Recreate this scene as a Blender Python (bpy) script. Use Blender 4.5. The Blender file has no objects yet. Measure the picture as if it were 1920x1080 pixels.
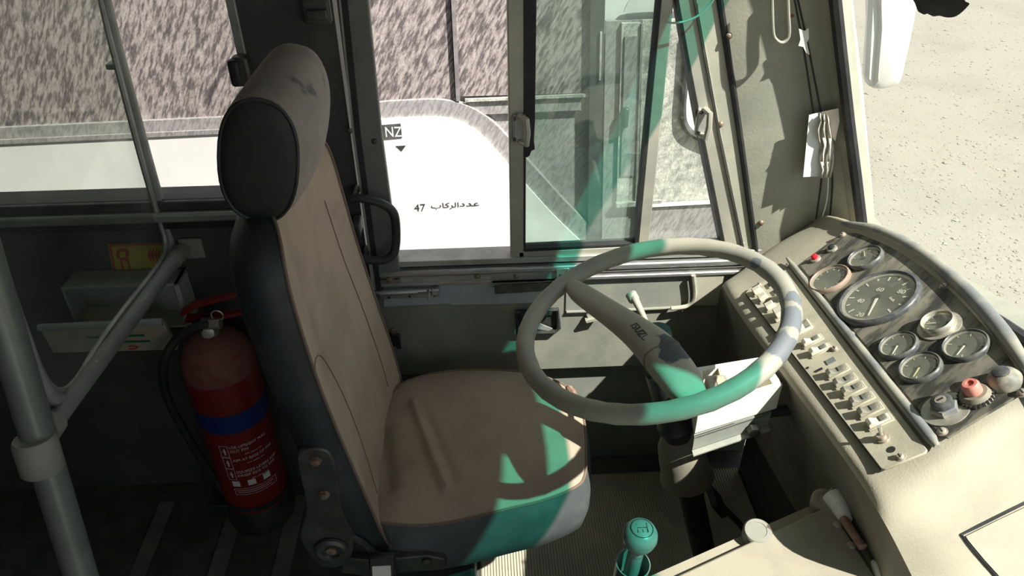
import bpy, bmesh, math, random
from mathutils import Vector, Matrix
random.seed(7)
V = Vector
sc = bpy.context.scene
col = sc.collection

# ------------------------------------------------------------------ camera
FPX = 1400.0
pitch, yaw, roll = math.radians(34.5), math.radians(2.8), math.radians(-0.48)
CAM = V((0, 0, 1.75))
FW = V((math.sin(yaw)*math.cos(pitch), math.cos(yaw)*math.cos(pitch), -math.sin(pitch)))
R0 = V((math.cos(yaw), -math.sin(yaw), 0)); U0 = R0.cross(FW)
RT = R0*math.cos(roll) + U0*math.sin(roll)
UP = -R0*math.sin(roll) + U0*math.cos(roll)
cd = bpy.data.cameras.new('camera'); cd.sensor_fit = 'HORIZONTAL'; cd.sensor_width = 36
cd.lens = FPX*36/1920; cd.clip_start = 0.02; cd.clip_end = 200
co = bpy.data.objects.new('camera', cd); col.objects.link(co)
mm = Matrix((RT, UP, -FW)).transposed().to_4x4(); mm.translation = CAM
co.matrix_world = mm
sc.camera = co

# ------------------------------------------------------------------ world, sun, exposure
wd = bpy.data.worlds.new('sky'); sc.world = wd; wd.use_nodes = True
bg = wd.node_tree.nodes['Background']; bg.inputs[0].default_value = (0.86, 0.93, 1.0, 1); bg.inputs[1].default_value = 0.85
SUN = V((-0.24, 0.21, -0.43)).normalized()
sd = bpy.data.lights.new('sun', 'SUN'); sd.energy = 10.0; sd.angle = math.radians(0.6); sd.color = (1.0, 0.965, 0.89)
so = bpy.data.objects.new('sun', sd); col.objects.link(so)
so.rotation_euler = SUN.to_track_quat('-Z', 'Y').to_euler(); so.location = (4, -3, 8)
vs = sc.view_settings
vs.view_transform = 'Standard'; vs.look = 'None'; vs.gamma = 1.0; vs.exposure = 0.14; vs.use_curve_mapping = False

# ------------------------------------------------------------------ points seen in the photograph -> points in the bus
def ray(px, py): return FW + RT*((px-960)/FPX) - UP*((py-540)/FPX)
def y_(px, py, v): d = ray(px, py); return CAM + d*((v-CAM.y)/d.y)
def x_(px, py, v): d = ray(px, py); return CAM + d*((v-CAM.x)/d.x)
def z_(px, py, v): d = ray(px, py); return CAM + d*((v-CAM.z)/d.z)
def pl(px, py, p0, n): d = ray(px, py); return CAM + d*((p0-CAM).dot(n)/d.dot(n))
def dep(p): return (p-CAM).dot(FW)

# ------------------------------------------------------------------ mesh builder
def frame(n, up=V((0, 0, 1))):
    n = n.normalized()
    if abs(n.dot(up)) > .98: up = V((1, 0, 0))
    a = up.cross(n).normalized(); b = n.cross(a)
    return a, b, n
class MB:
    def __init__(s): s.v = []; s.f = []
    def add(s, vs, fs):
        k = len(s.v); s.v += [V(p) for p in vs]; s.f += [tuple(i+k for i in f) for f in fs]; return s
    def box(s, c, size, rot=None):
        h = V(size)/2; c = V(c); P = []
        for x in (-1, 1):
            for y in (-1, 1):
                for z in (-1, 1):
                    q = V((x*h.x, y*h.y, z*h.z))
                    P.append(c + (rot @ q if rot else q))
        return s.add(P, [(0,1,3,2),(4,6,7,5),(0,4,5,1),(2,3,7,6),(0,2,6,4),(1,5,7,3)])
    def bb(s, x0, x1, y0, y1, z0, z1): return s.box(((x0+x1)/2,(y0+y1)/2,(z0+z1)/2),(abs(x1-x0),abs(y1-y0),abs(z1-z0)))
    def prism(s, pts, ext):
        n = len(pts); ext = V(ext); P = [V(p) for p in pts] + [V(p)+ext for p in pts]
        return s.add(P, [tuple(range(n)), tuple(range(2*n-1, n-1, -1))] + [(i,(i+1)%n,n+(i+1)%n,n+i) for i in range(n)])
    def tube(s, pts, r, seg=10, closed=False, caps=True, sx=1.0, up=V((0,0,1))):
        pts = [V(p) for p in pts]; n = len(pts); rs = r if isinstance(r, (list, tuple)) else [r]*n
        rings = []; prev = None
        for i, p in enumerate(pts):
            if closed: t = pts[(i+1)%n]-pts[i-1]
            else: t = pts[min(i+1,n-1)]-pts[max(i-1,0)]
            t.normalize()
            if prev is None: a, b, _ = frame(t, up)
            else:
                a = prev - t*prev.dot(t)
                if a.length < 1e-6: a = frame(t, up)[0]
                a.normalize(); b = t.cross(a)
            prev = a
            rings.append([p + (a*math.cos(2*math.pi*k/seg)*sx + b*math.sin(2*math.pi*k/seg))*rs[i] for k in range(seg)])
        P = [q for R in rings for q in R]; Fs = []
        m = n if closed else n-1
        for i in range(m):
            j = (i+1) % n
            for k in range(seg):
                l = (k+1) % seg; Fs.append((i*seg+k, i*seg+l, j*seg+l, j*seg+k))
        if caps and not closed: Fs += [tuple(range(seg-1,-1,-1)), tuple((n-1)*seg+k for k in range(seg))]
        return s.add(P, Fs)
    def lathe(s, o, axis, prof, seg=28, cap0=True, cap1=True):
        a, b, n = frame(V(axis)); o = V(o); P = []; Fs = []
        for r, h in prof:
            for k in range(seg):
                t = 2*math.pi*k/seg; P.append(o + n*h + (a*math.cos(t)+b*math.sin(t))*r)
        m = len(prof)
        for i in range(m-1):
            for k in range(seg):
                l = (k+1) % seg; Fs.append((i*seg+k, i*seg+l, (i+1)*seg+l, (i+1)*seg+k))
        if cap0: Fs.append(tuple(range(seg-1,-1,-1)))
        if cap1: Fs.append(tuple((m-1)*seg+k for k in range(seg)))
        return s.add(P, Fs)
    def loops(s, rings, close=True, cap0=False, cap1=False):
        n = len(rings[0]); P = [q for R in rings for q in R]; Fs = []
        for i in range(len(rings)-1):
            for k in range(n if close else n-1):
                l = (k+1) % n; Fs.append((i*n+k, i*n+l, (i+1)*n+l, (i+1)*n+k))
        if cap0: Fs.append(tuple(range(n-1,-1,-1)))
        if cap1: Fs.append(tuple((len(rings)-1)*n+k for k in range(n)))
        return s.add(P, Fs)
    def strip(s, pts, w, t, nrm):
        """a flat strip along pts, w wide (along nrm x tangent), t thick along nrm"""
        pts = [V(p) for p in pts]; nrm = V(nrm).normalized(); n = len(pts); R = []
        for i, p in enumerate(pts):
            d = (pts[min(i+1,n-1)]-pts[max(i-1,0)]).normalized(); c = d.cross(nrm).normalized()
            R.append([p-c*w/2-nrm*t/2, p+c*w/2-nrm*t/2, p+c*w/2+nrm*t/2, p-c*w/2+nrm*t/2])
        return s.loops(R, True, True, True)

Wm = {}
def to_mesh(mb, name, Minv=None, recalc=True, ang=40):
    me = bpy.data.meshes.new(name)
    vv = [Minv @ v for v in mb.v] if Minv else mb.v
    me.from_pydata([tuple(v) for v in vv], [], mb.f)
    if recalc:
        bm = bmesh.new(); bm.from_mesh(me); bmesh.ops.recalc_face_normals(bm, faces=bm.faces); bm.to_mesh(me); bm.free()
    for p in me.polygons: p.use_smooth = True
    me.set_sharp_from_angle(angle=math.radians(ang))
    return me
def put(name, me, mat, parent, M, bevel=0, sub=0, solid=0):
    o = bpy.data.objects.new(name, me); col.objects.link(o)
    if mat is not None and len(me.materials) == 0: me.materials.append(mat)
    if parent is not None:
        o.parent = parent; o.matrix_basis = Wm[parent].inverted() @ M
    else: o.matrix_basis = M
    Wm[o] = M
    if solid:
        md = o.modifiers.new('thick', 'SOLIDIFY'); md.thickness = solid; md.offset = -1
    if bevel:
        md = o.modifiers.new('bevel', 'BEVEL'); md.width = bevel; md.segments = 2; md.limit_method = 'ANGLE'; md.angle_limit = math.radians(35)
    if sub:
        md = o.modifiers.new('sub', 'SUBSURF'); md.levels = sub; md.render_levels = sub
    return o
def obj(name, mb, mat, parent=None, bevel=0, sub=0, solid=0, ang=40, label=None, cat=None, group=None, kind=None, M=None):
    """mesh in world coordinates (M None) or in the local coordinates of M"""
    if M is None:
        if parent is not None: W = Wm[parent].copy()
        else:
            xs = [v.x for v in mb.v]; ys = [v.y for v in mb.v]; zs = [v.z for v in mb.v]
            W = Matrix.Translation(((min(xs)+max(xs))/2, (min(ys)+max(ys))/2, min(zs)))
        me = to_mesh(mb, name, W.inverted(), ang=ang)
    else: W = M; me = to_mesh(mb, name, None, ang=ang)
    o = put(name, me, mat, parent, W, bevel, sub, solid)
    tag(o, label, cat, group, kind); return o
def tag(o, label=None, cat=None, group=None, kind=None):
    if label: o['label'] = label
    if cat: o['category'] = cat
    if group: o['group'] = group
    if kind: o['kind'] = kind
    return o
def thing(name, loc, label, cat, group=None, kind=None):
    o = bpy.data.objects.new(name, None); col.objects.link(o); o.empty_display_size = .05
    M = Matrix.Translation(V(loc)); o.matrix_basis = M; Wm[o] = M
    return tag(o, label, cat, group, kind)
def copy_at(src, M, parent):
    c = src.copy(); col.objects.link(c); c.parent = parent
    c.matrix_basis = (Wm[parent].inverted() @ M) if parent else M; Wm[c] = M
    return c
def mat3(a, b, n, o):
    M = Matrix((a, b, n)).transposed().to_4x4(); M.translation = o; return M
def cr(pts, n=8, closed=False):
    """Catmull-Rom through points (tuples of any length)"""
    pts = [tuple(p) for p in pts]; m = len(pts); out = []
    g = (lambda i: pts[i % m]) if closed else (lambda i: pts[max(0, min(m-1, i))])
    for i in range(m if closed else m-1):
        a, b, c, d = g(i-1), g(i), g(i+1), g(i+2)
        for k in range(n):
            t = k/n
            out.append(tuple(.5*(2*q + (r-p)*t + (2*p-5*q+4*r-s)*t*t + (3*q-p-3*r+s)*t**3) for p, q, r, s in zip(a, b, c, d)))
    if not closed: out.append(pts[-1])
    return out
_dg = None
def text_mb(body, size, bend=None, align='LEFT', ext=.0006, sx=1.0):
    cu = bpy.data.curves.new('lettering', 'FONT'); cu.body = body; cu.size = size; cu.extrude = ext; cu.align_x = align; cu.resolution_u = 2
    o = bpy.data.objects.new('lettering', cu); col.objects.link(o); bpy.context.view_layer.update()
    me = bpy.data.meshes.new_from_object(o.evaluated_get(bpy.context.evaluated_depsgraph_get()))
    mb = MB(); mb.v = [V((v.co.x*sx, v.co.y, v.co.z)) for v in me.vertices]; mb.f = [tuple(p.vertices) for p in me.polygons]
    bpy.data.objects.remove(o); bpy.data.curves.remove(cu); bpy.data.meshes.remove(me)
    return mb
def xf(mb, M):
    q = MB(); q.v = [M @ v for v in mb.v]; q.f = list(mb.f); return q

# ------------------------------------------------------------------ materials
def lin(r, g, b):
    f = lambda c: (c/255/12.92 if c/255 <= .04045 else ((c/255+.055)/1.055)**2.4)
    return (f(r), f(g), f(b), 1)
def mat(name, c1, c2=None, rough=.6, metal=0.0, scale=6, lo=.4, hi=.65, stretch=(1,1,1), rot=(0,0,0), bump=0, bscale=60, bstretch=None,
        c3=None, s3=2.5, lo3=.5, hi3=.7, detail=6, spec=.4, bdist=.004, spots=None):
    m = bpy.data.materials.new(name); m.use_nodes = True; nt = m.node_tree; N = nt.nodes; L = nt.links
    b = N['Principled BSDF']; b.inputs['Roughness'].default_value = rough; b.inputs['Metallic'].default_value = metal
    b.inputs['Specular IOR Level'].default_value = spec
    c1 = tuple(c1)+(1,) if len(c1) == 3 else c1; b.inputs['Base Color'].default_value = c1
    tc = N.new('ShaderNodeTexCoord')
    def noise(sc_, st, dt=detail):
        mp = N.new('ShaderNodeMapping'); mp.inputs['Rotation'].default_value = rot
        if any(rot): mp.vector_type = 'TEXTURE'; mp.inputs['Scale'].default_value = tuple(1/q for q in st)
        else: mp.inputs['Scale'].default_value = st
        L.new(tc.outputs['Object'], mp.inputs[0])
        n = N.new('ShaderNodeTexNoise'); n.inputs['Scale'].default_value = sc_; n.inputs['Detail'].default_value = dt; n.inputs['Roughness'].default_value = .62
        L.new(mp.outputs[0], n.inputs['Vector']); return n
    last = None
    def mixin(prev, c, sc_, st, a, d):
        n = noise(sc_, st); r = N.new('ShaderNodeMapRange'); r.inputs[1].default_value = a; r.inputs[2].default_value = d; r.interpolation_type = 'SMOOTHSTEP'
        L.new(n.outputs[0], r.inputs[0]); x = N.new('ShaderNodeMix'); x.data_type = 'RGBA'
        L.new(r.outputs[0], x.inputs[0])
        if prev is None: x.inputs[6].default_value = c1
        else: L.new(prev, x.inputs[6])
        x.inputs[7].default_value = tuple(c)+(1,) if len(c) == 3 else c
        return x.outputs[2]
    if c2 is not None: last = mixin(last, c2, scale, stretch, lo, hi)
    if c3 is not None: last = mixin(last, c3, s3, stretch, lo3, hi3)
    for (ctr_, rad_, colr) in (spots or []):     # worn patches with a ragged outline
        vm = N.new('ShaderNodeVectorMath'); vm.operation = 'DISTANCE'; L.new(tc.outputs['Object'], vm.inputs[0]); vm.inputs[1].default_value = tuple(ctr_)
        n = N.new('ShaderNodeTexNoise'); n.inputs['Scale'].default_value = .9/rad_; n.inputs['Detail'].default_value = 5; L.new(tc.outputs['Object'], n.inputs['Vector'])
        m1 = N.new('ShaderNodeMath'); m1.operation = 'MULTIPLY_ADD'; L.new(n.outputs[0], m1.inputs[0]); m1.inputs[1].default_value = rad_*2.0; L.new(vm.outputs['Value'], m1.inputs[2])
        r = N.new('ShaderNodeMapRange'); L.new(m1.outputs[0], r.inputs[0]); r.inputs[1].default_value = rad_*2.08; r.inputs[2].default_value = rad_*1.92
        x = N.new('ShaderNodeMix'); x.data_type = 'RGBA'; L.new(r.outputs[0], x.inputs[0]); L.new(last, x.inputs[6]); x.inputs[7].default_value = tuple(colr)+(1,); last = x.outputs[2]
    if last is not None: L.new(last, b.inputs['Base Color'])
    if bump:
        n = noise(bscale, bstretch or (1,1,1), 3); bp = N.new('ShaderNodeBump'); bp.inputs['Strength'].default_value = bump; bp.inputs['Distance'].default_value = bdist
        L.new(n.outputs[0], bp.inputs['Height']); L.new(bp.outputs[0], b.inputs['Normal'])
    return m
def glass(name, tint, haze=.05, hazecol=(.6,.62,.55), gloss=.06, band=None):
    m = bpy.data.materials.new(name); m.use_nodes = True; nt = m.node_tree; N = nt.nodes; L = nt.links
    N.remove(N['Principled BSDF']); out = N['Material Output']
    t = N.new('ShaderNodeBsdfTransparent'); t.inputs[0].default_value = tint+(1,)
    if band:   # tinted strip along the top edge of the pane, by height above its arched lower limit
        at = N.new('ShaderNodeAttribute'); at.attribute_name = 'tint'
        r = N.new('ShaderNodeMapRange'); r.inputs[1].default_value = band[0]; r.inputs[2].default_value = band[1]; L.new(at.outputs['Fac'], r.inputs[0])
        x = N.new('ShaderNodeMix'); x.data_type = 'RGBA'; L.new(r.outputs[0], x.inputs[0]); x.inputs[6].default_value = tint+(1,); x.inputs[7].default_value = band[2]+(1,)
        L.new(x.outputs[2], t.inputs[0])
    d = N.new('ShaderNodeBsdfDiffuse'); d.inputs[0].default_value = hazecol+(1,)
    g = N.new('ShaderNodeBsdfGlossy'); g.inputs['Roughness'].default_value = .03
    n = N.new('ShaderNodeTexNoise'); n.inputs['Scale'].default_value = 5; n.inputs['Detail'].default_value = 5
    tc2 = N.new('ShaderNodeTexCoord'); L.new(tc2.outputs['Object'], n.inputs['Vector'])
    r2 = N.new('ShaderNodeMapRange'); r2.inputs[1].default_value = .3; r2.inputs[2].default_value = .8; r2.inputs[3].default_value = haze*.5; r2.inputs[4].default_value = haze*1.8
    L.new(n.outputs[0], r2.inputs[0])
    m1 = N.new('ShaderNodeMixShader'); L.new(r2.outputs[0], m1.inputs[0]); L.new(t.outputs[0], m1.inputs[1]); L.new(d.outputs[0], m1.inputs[2])
    m2 = N.new('ShaderNodeMixShader'); m2.inputs[0].default_value = gloss; L.new(m1.outputs[0], m2.inputs[1]); L.new(g.outputs[0], m2.inputs[2])
    L.new(m2.outputs[0], out.inputs[0]); return m

DUST = (.40, .37, .285)
M_ = {}
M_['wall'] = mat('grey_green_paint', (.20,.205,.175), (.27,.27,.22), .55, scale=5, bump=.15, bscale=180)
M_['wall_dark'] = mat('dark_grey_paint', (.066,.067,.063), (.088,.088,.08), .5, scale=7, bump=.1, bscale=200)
M_['pillar'] = mat('pillar_paint', (.33,.335,.27), (.42,.41,.33), .55, scale=4, bump=.12, bscale=150, c3=(.29,.29,.23))
M_['door_frame'] = mat('frame_grey', (.14,.14,.13), (.18,.175,.16), .5, scale=9)
M_['lower'] = mat('lower_panel_paint', (.21,.225,.20), (.28,.28,.23), .6, scale=5)
M_['sheet'] = mat('blue_grey_sheet', (.33,.38,.42), (.42,.45,.46), .35, scale=10)
M_['floor'] = mat('floor_lino', (.06,.062,.058), (.10,.098,.085), .8, scale=12, bump=.2, bscale=120)
M_['plank'] = mat('floor_strip_metal', (.13,.128,.115), (.19,.185,.16), .7, scale=14)
M_['mat'] = mat('ribbed_rubber', (.36,.35,.28), (.44,.42,.33), .85, scale=9)
M_['alu'] = mat('aluminium', (.55,.55,.54), (.42,.42,.41), .38, .75, scale=20, stretch=(1,8,8))
M_['alu_dull'] = mat('dull_aluminium', (.42,.42,.39), (.33,.33,.30), .5, .45, scale=14)
M_['alu_warm'] = mat('dusty_aluminium', (.36,.355,.30), (.46,.44,.36), .55, .25, scale=8)
M_['rubber'] = mat('black_rubber', (.016,.017,.018), (.03,.03,.03), .6, scale=15)
M_['black'] = mat('black_plastic', (.022,.023,.024), (.05,.05,.048), .45, scale=14)
M_['steel'] = mat('dark_steel', (.07,.07,.068), (.12,.115,.105), .45, .5, scale=18)
M_['bolt'] = mat('rusty_bolt', (.20,.13,.09), (.34,.28,.22), .55, .4, scale=60)
M_['screw'] = mat('dusty_screw', (.45,.40,.33), (.30,.25,.21), .5, .3, scale=90)
M_['dash'] = mat('dusty_beige_plastic', DUST, (.35,.325,.255), .85, scale=7, bump=.25, bscale=260, c3=(.44,.41,.32), s3=2.2, lo3=.5, hi3=.62, bdist=.002)
M_['knee'] = mat('knee_plastic_painted_shade', (.13,.125,.10), (.18,.17,.135), .8, scale=7)  # darker version of the dash colour, with the skirt's shade put into it
M_['panel'] = mat('dusty_black_panel', (.04,.04,.034), (.30,.28,.21), .75, scale=8, lo=.40, hi=.68, stretch=(1.0,3.2,1.0), rot=(0,0,.5), c3=(.13,.125,.095), s3=16, lo3=.48, hi3=.66)
M_['swpanel'] = mat('dusty_switch_panel', (.47,.44,.335), (.38,.355,.27), .85, scale=16, bump=.1, bscale=200)
M_['ridge'] = mat('worn_grey_ridge', (.17,.18,.18), (.30,.29,.24), .5, scale=10, lo=.42, hi=.6)
M_['bezel'] = mat('black_bezel', (.05,.055,.06), (.13,.13,.12), .4, scale=30)
M_['bezel_brown'] = mat('brown_bezel', (.25,.17,.13), (.33,.25,.19), .5, scale=40)
M_['chrome'] = mat('dusty_chrome', (.55,.53,.45), (.42,.40,.33), .35, .5, scale=40)
M_['face'] = mat('dusty_dial_face', (.085,.092,.075), (.15,.155,.12), .55, scale=9)
M_['mark'] = mat('dial_marking', (.62,.62,.52), rough=.6)
M_['needle'] = mat('pale_needle', (.75,.74,.62), rough=.5)
M_['needle_y'] = mat('yellow_needle', (.62,.53,.24), rough=.5)
M_['btn'] = mat('dusty_button', (.60,.57,.46), (.50,.47,.37), .7, scale=40)
M_['btn_dark'] = mat('dark_rocker', (.15,.15,.125), (.34,.32,.25), .55, scale=30)
M_['red'] = mat('red_lens', (.55,.02,.03), rough=.25)
M_['pink'] = mat('faded_red_knob', (.60,.20,.16), (.50,.26,.2), .5, scale=50)
M_['stalk'] = mat('stalk_plastic', (.42,.40,.32), (.34,.33,.27), .6, scale=30)
M_['boot'] = mat('dusty_boot', (.235,.215,.165), (.19,.175,.135), .75, scale=12)
M_['fabric'] = mat('beige_seat_fabric', (.43,.325,.245), (.36,.275,.205), .95, scale=5, bump=.3, bscale=520, c3=(.30,.205,.165), s3=3.2, lo3=.55, hi3=.75, bdist=.0015)
M_['fabric2'] = mat('cushion_fabric', (.36,.28,.215), (.31,.235,.18), .95, scale=6, bump=.3, bscale=520, c3=(.25,.165,.135), s3=3.6, lo3=.54, hi3=.72, bdist=.0015)
M_['headcover'] = mat('headrest_cover', (.30,.25,.225), (.25,.21,.19), .8, scale=7, c3=(.06,.06,.062), s3=5.5, lo3=.60, hi3=.68)
M_['vinyl'] = mat('dark_vinyl', (.022,.027,.030), (.04,.046,.048), .5, scale=8, bump=.3, bscale=300, bdist=.001)
M_['vinyl_grey'] = mat('grey_vinyl', (.075,.085,.088), (.11,.12,.12), .55, scale=8, bump=.3, bscale=300, bdist=.001)
M_['headside'] = mat('headrest_side_vinyl', (.022,.022,.024), (.035,.034,.034), .6, scale=8, bump=.2, bscale=200, bdist=.001)
M_['seam'] = mat('seam_thread', (.17,.12,.09), rough=.9)
M_['white'] = mat('white_painted_wood', (.80,.78,.68), (.72,.69,.58), .55, scale=11)
M_['box_inner'] = mat('bare_chipboard', (.55,.47,.32), (.42,.35,.24), .85, scale=18)
M_['knob'] = mat('gear_knob_lit_green', (.24,.30,.28), (.17,.22,.21), .32, scale=16)  # teal of the green sunlight is mixed into this base colour
M_['cover'] = mat('dusty_cover', (.31,.285,.22), (.275,.25,.195), .9, scale=14, bump=.2, bscale=200, bdist=.002)
M_['tape'] = mat('white_tape', (.78,.77,.70), (.66,.65,.58), .6, scale=40)
M_['rust'] = mat('rusted_rod', (.22,.13,.095), (.33,.22,.16), .7, scale=60)
M_['pole'] = mat('grey_pole', (.26,.275,.25), (.21,.225,.20), .35, .3, scale=5)
M_['clamp'] = mat('chipped_clamp', (.30,.295,.25), (.25,.245,.21), .55, scale=12, c3=(.09,.06,.04), s3=26, lo3=.66, hi3=.70)
M_['rail'] = mat('painted_rail', (.30,.30,.28), (.25,.25,.235), .5, scale=10)
M_['edge'] = mat('grey_edging', (.40,.40,.37), (.30,.30,.28), .5, scale=10)
M_['ext_red'] = mat('extinguisher_red', (.22,.018,.016), (.16,.015,.013), .4, scale=8)
M_['ext_dust'] = mat('dusty_shoulder_red', (.24,.10,.08), (.20,.055,.045), .7, scale=18)
M_['ext_blue'] = mat('blue_band', (.012,.03,.16), rough=.45)
M_['print'] = mat('white_print', (.75,.73,.68), rough=.6)
M_['brass'] = mat('brass_valve', (.48,.44,.34), (.35,.31,.23), .4, .7, scale=40)
M_['yellow'] = mat('yellow_sticker', (.75,.62,.05), rough=.5)
M_['stick_red'] = mat('red_print', (.62,.06,.04), rough=.5)
M_['aid'] = mat('pale_box_plastic', (.40,.42,.39), (.33,.35,.32), .5, scale=9)
M_['aid_lid'] = mat('cream_lid', (.52,.50,.36), (.45,.43,.31), .5, scale=9)
M_['green_print'] = mat('green_print', (.03,.20,.09), rough=.5)
M_['carton'] = mat('small_carton', (.5,.46,.3), rough=.8)
M_['paper'] = mat('white_paper', (.78,.80,.78), rough=.8)
M_['plastic'] = mat('crumpled_film', (.50,.47,.40), (.75,.72,.64), .3, scale=30, stretch=(1,1,.15), bump=.6, bscale=70, bstretch=(1,1,.2))
M_['wire'] = mat('wire_black', (.03,.03,.03), rough=.6)
M_['wire_green'] = mat('wire_pale_green', (.35,.50,.45), rough=.5)
M_['cloth'] = mat('dark_cloth', (.028,.026,.026), (.05,.045,.042), .95, scale=20)
M_['nb_white'] = mat('neighbour_white_paint', (.86,.85,.84), rough=.35)
M_['nb_film'] = mat('streaked_film', (.42,.365,.355), (.13,.108,.11), .6, scale=90, lo=.40, hi=.62, stretch=(1.0,1.0,.22), rot=(0,.48,0), bump=.7, bscale=80, bstretch=(1.0,1.0,.22), c3=(.075,.06,.07), s3=19, lo3=.57, hi3=.68, bdist=.012)
M_['nb_film2'] = mat('streaked_film_pale', (.36,.345,.34), (.24,.23,.228), .6, scale=100, lo=.42, hi=.62, stretch=(1.0,1.0,.25), rot=(0,.48,0), bump=.5, bscale=80, bstretch=(1.0,1.0,.25), bdist=.008)
M_['nb_seam'] = mat('window_seam_grey', (.20,.18,.185), (.27,.25,.25), .6, scale=30)
M_['nb_pale'] = mat('streaked_pale_panel', (.34,.34,.31), (.60,.59,.53), .6, scale=22, lo=.35, hi=.65, stretch=(1.0,1.0,.4), rot=(0,.55,0), bump=.6, bscale=40, bstretch=(1,1,.4), bdist=.02)
M_['nb_dark'] = mat('dark_window_seal', (.05,.055,.055), (.10,.10,.10), .5, scale=14)
M_['sand'] = mat('pale_sand', (.245,.232,.192), (.222,.209,.17), .95, scale=.9, bump=.35, bscale=22, c3=(.25,.225,.18), s3=9, lo3=.62, hi3=.72, bdist=.02)
M_['stone'] = mat('pebble', (.25,.235,.195), (.30,.28,.23), .95, scale=3)
M_['shell'] = mat('bus_white_paint', (.70,.69,.64), rough=.4)
M_['ceiling'] = mat('ceiling_panel', (.40,.40,.36), rough=.7)
M_['glass'] = glass('clear_glass', (.93,.95,.93), .02)
M_['glass_rear'] = glass('dusty_window_glass', (.96,.96,.95), .05, (.5,.5,.48))
M_['glass_green'] = glass('green_tinted_glass', (.76,.86,.81), .22, (.52,.60,.55))
M_['plexi'] = glass('dusty_plexiglass', (.86,.89,.86), .07, (.42,.46,.42), .05)
M_['dial_glass'] = glass('dusty_dial_glass', (.95,.95,.93), .10, (.55,.55,.45), .05)
M_['windshield'] = glass('windshield_glass', (.97,.985,.965), .02, (.75,.72,.6), .03, band=(0,.006,(.05,.42,.33)))

# ================================================================== THE SETTING
WY = 1.57            # inner face of the driver's side wall
xw = lambda px, py: y_(px, py, WY).x
zw = lambda px, py: y_(px, py, WY).z
XB0 = xw(452, 60); XB1 = xw(735, 300)          # B-pillar between rear window and driver's window
ZS = zw(200, 378)                              # sill of the rear window
ZD = zw(850, 483)                              # sill of the driver's window

mb = MB(); mb.bb(-3.6, 1.0, -.87, 1.62, -.05, 0)
floor = obj('floor', mb, M_['floor'], label='dark grey lino floor of the bus cab', cat='floor', kind='structure')
for a, b in ((305, 333), (437, 466), (545, 575)):
    X0 = z_(a, 930, 0).x; X1 = z_(b, 930, 0).x
    obj('floor_strip', MB().bb(X0, X1, .35, 1.5, 0, .004), M_['plank'], floor, bevel=.001)
for a, b in ((333, 437), (466, 545), (200, 305)):
    X0 = z_(a, 930, 0).x+.004; X1 = z_(b, 930, 0).x-.004
    obj('floor_board', MB().bb(X0, X1, .35, 1.5, 0, .0025), M_['floor'], floor, bevel=.001)

# wall on the driver's side: below the rear window, pillar, lower panel, above the windows
mb = MB()
mb.bb(-3.6, XB0, WY, WY+.07, 0, ZS)
mb.bb(XB0, XB1-.085, WY, WY+.07, 0, 2.12)
mb.bb(-3.6, XB0, WY, WY+.07, 1.62, 2.12)
mb.bb(XB1-.085, .62, WY, WY+.07, 1.58, 2.12)
mb.bb(-3.6, -2.1, WY, WY+.07, ZS, 1.62)
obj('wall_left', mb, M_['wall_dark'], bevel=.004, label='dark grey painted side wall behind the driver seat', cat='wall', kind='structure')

mb = MB(); mb.bb(-3.6, .75, -.87, WY+.07, 2.12, 2.18); 
obj('ceiling', mb, M_['ceiling'], label='pale ceiling panel of the bus', cat='ceiling', kind='structure')
mb = MB()                                       # passenger side with open door; rear windows closed off to darken the cab
mb.bb(-3.6, .1, -.93, -.87, 0, .8); mb.bb(-3.6, -.62, -.92, -.88, .75, 1.75); mb.bb(-3.6, 1.0, -.93, -.87, 1.72, 2.18)
for x0, x1 in ((-3.6, -3.5), (-2.2, -2.1), (-.75, -.62), (.0, .1), (.82, 1.0)): mb.bb(x0, x1, -.93, -.87, .8, 1.72)
mb.bb(.82, 1.0, -.93, -.87, 0, .8)
obj('wall_right', mb, M_['wall_dark'], label='passenger side wall with open doorway and added panel blocking rear windows', cat='wall', kind='structure')
mb = MB(); mb.bb(-3.66, -3.6, -.93, WY+.07, 0, 2.18)
obj('wall_back', mb, M_['wall_dark'], label='rear bulkhead of the bus cabin', cat='wall', kind='structure')

# windshield surface
def wsx(y, z):
    return .885 + .255*(1-min(1.0, abs((y-.35)/1.15))**2.6) - .29*(z-.9)
ZH, ZL = 2.0, .82
mb = MB(); rows = []
for j in range(49):
    z = ZL + (ZH-ZL)*j/48
    rows.append([V((wsx(y, z), y, z)) for y in [1.50 - 2.245*i/32 for i in range(33)]])
mb.loops(rows, close=False)
ws = obj('window_1', mb, M_['windshield'], label='curved windshield with green tinted top band above the dashboard', cat='windshield', kind='structure')
at_ = ws.data.attributes.new('tint', 'FLOAT', 'POINT')
for i, v in enumerate(ws.data.vertices):
    p = Wm[ws] @ v.co; at_.data[i].value = p.z - (1.775 - .085*max(0, min(1, (p.y-1.1)/.3)))
# black rubber seal along the driver's edge and the bottom
L3 = [x_(1560,-60,.695), x_(1566,0,.709), x_(1577,100,.748), x_(1592,230,.804), x_(1605,330,.842), x_(1616,420,.885), x_(1622,470,.908)]
L3[0] = L3[1] + (L3[1]-L3[3])*((1.66-L3[1].z)/(L3[1].z-L3[3].z))
mb = MB(); mb.tube(L3, .013, 8); obj('seal', mb, M_['rubber'], ws)
mb = MB(); mb.tube([V((wsx(y, ZL)-.004, y, ZL)) for y in [1.44-2.15*i/30 for i in range(31)]], .014, 8); obj('seal', mb, M_['rubber'], ws)
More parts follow.
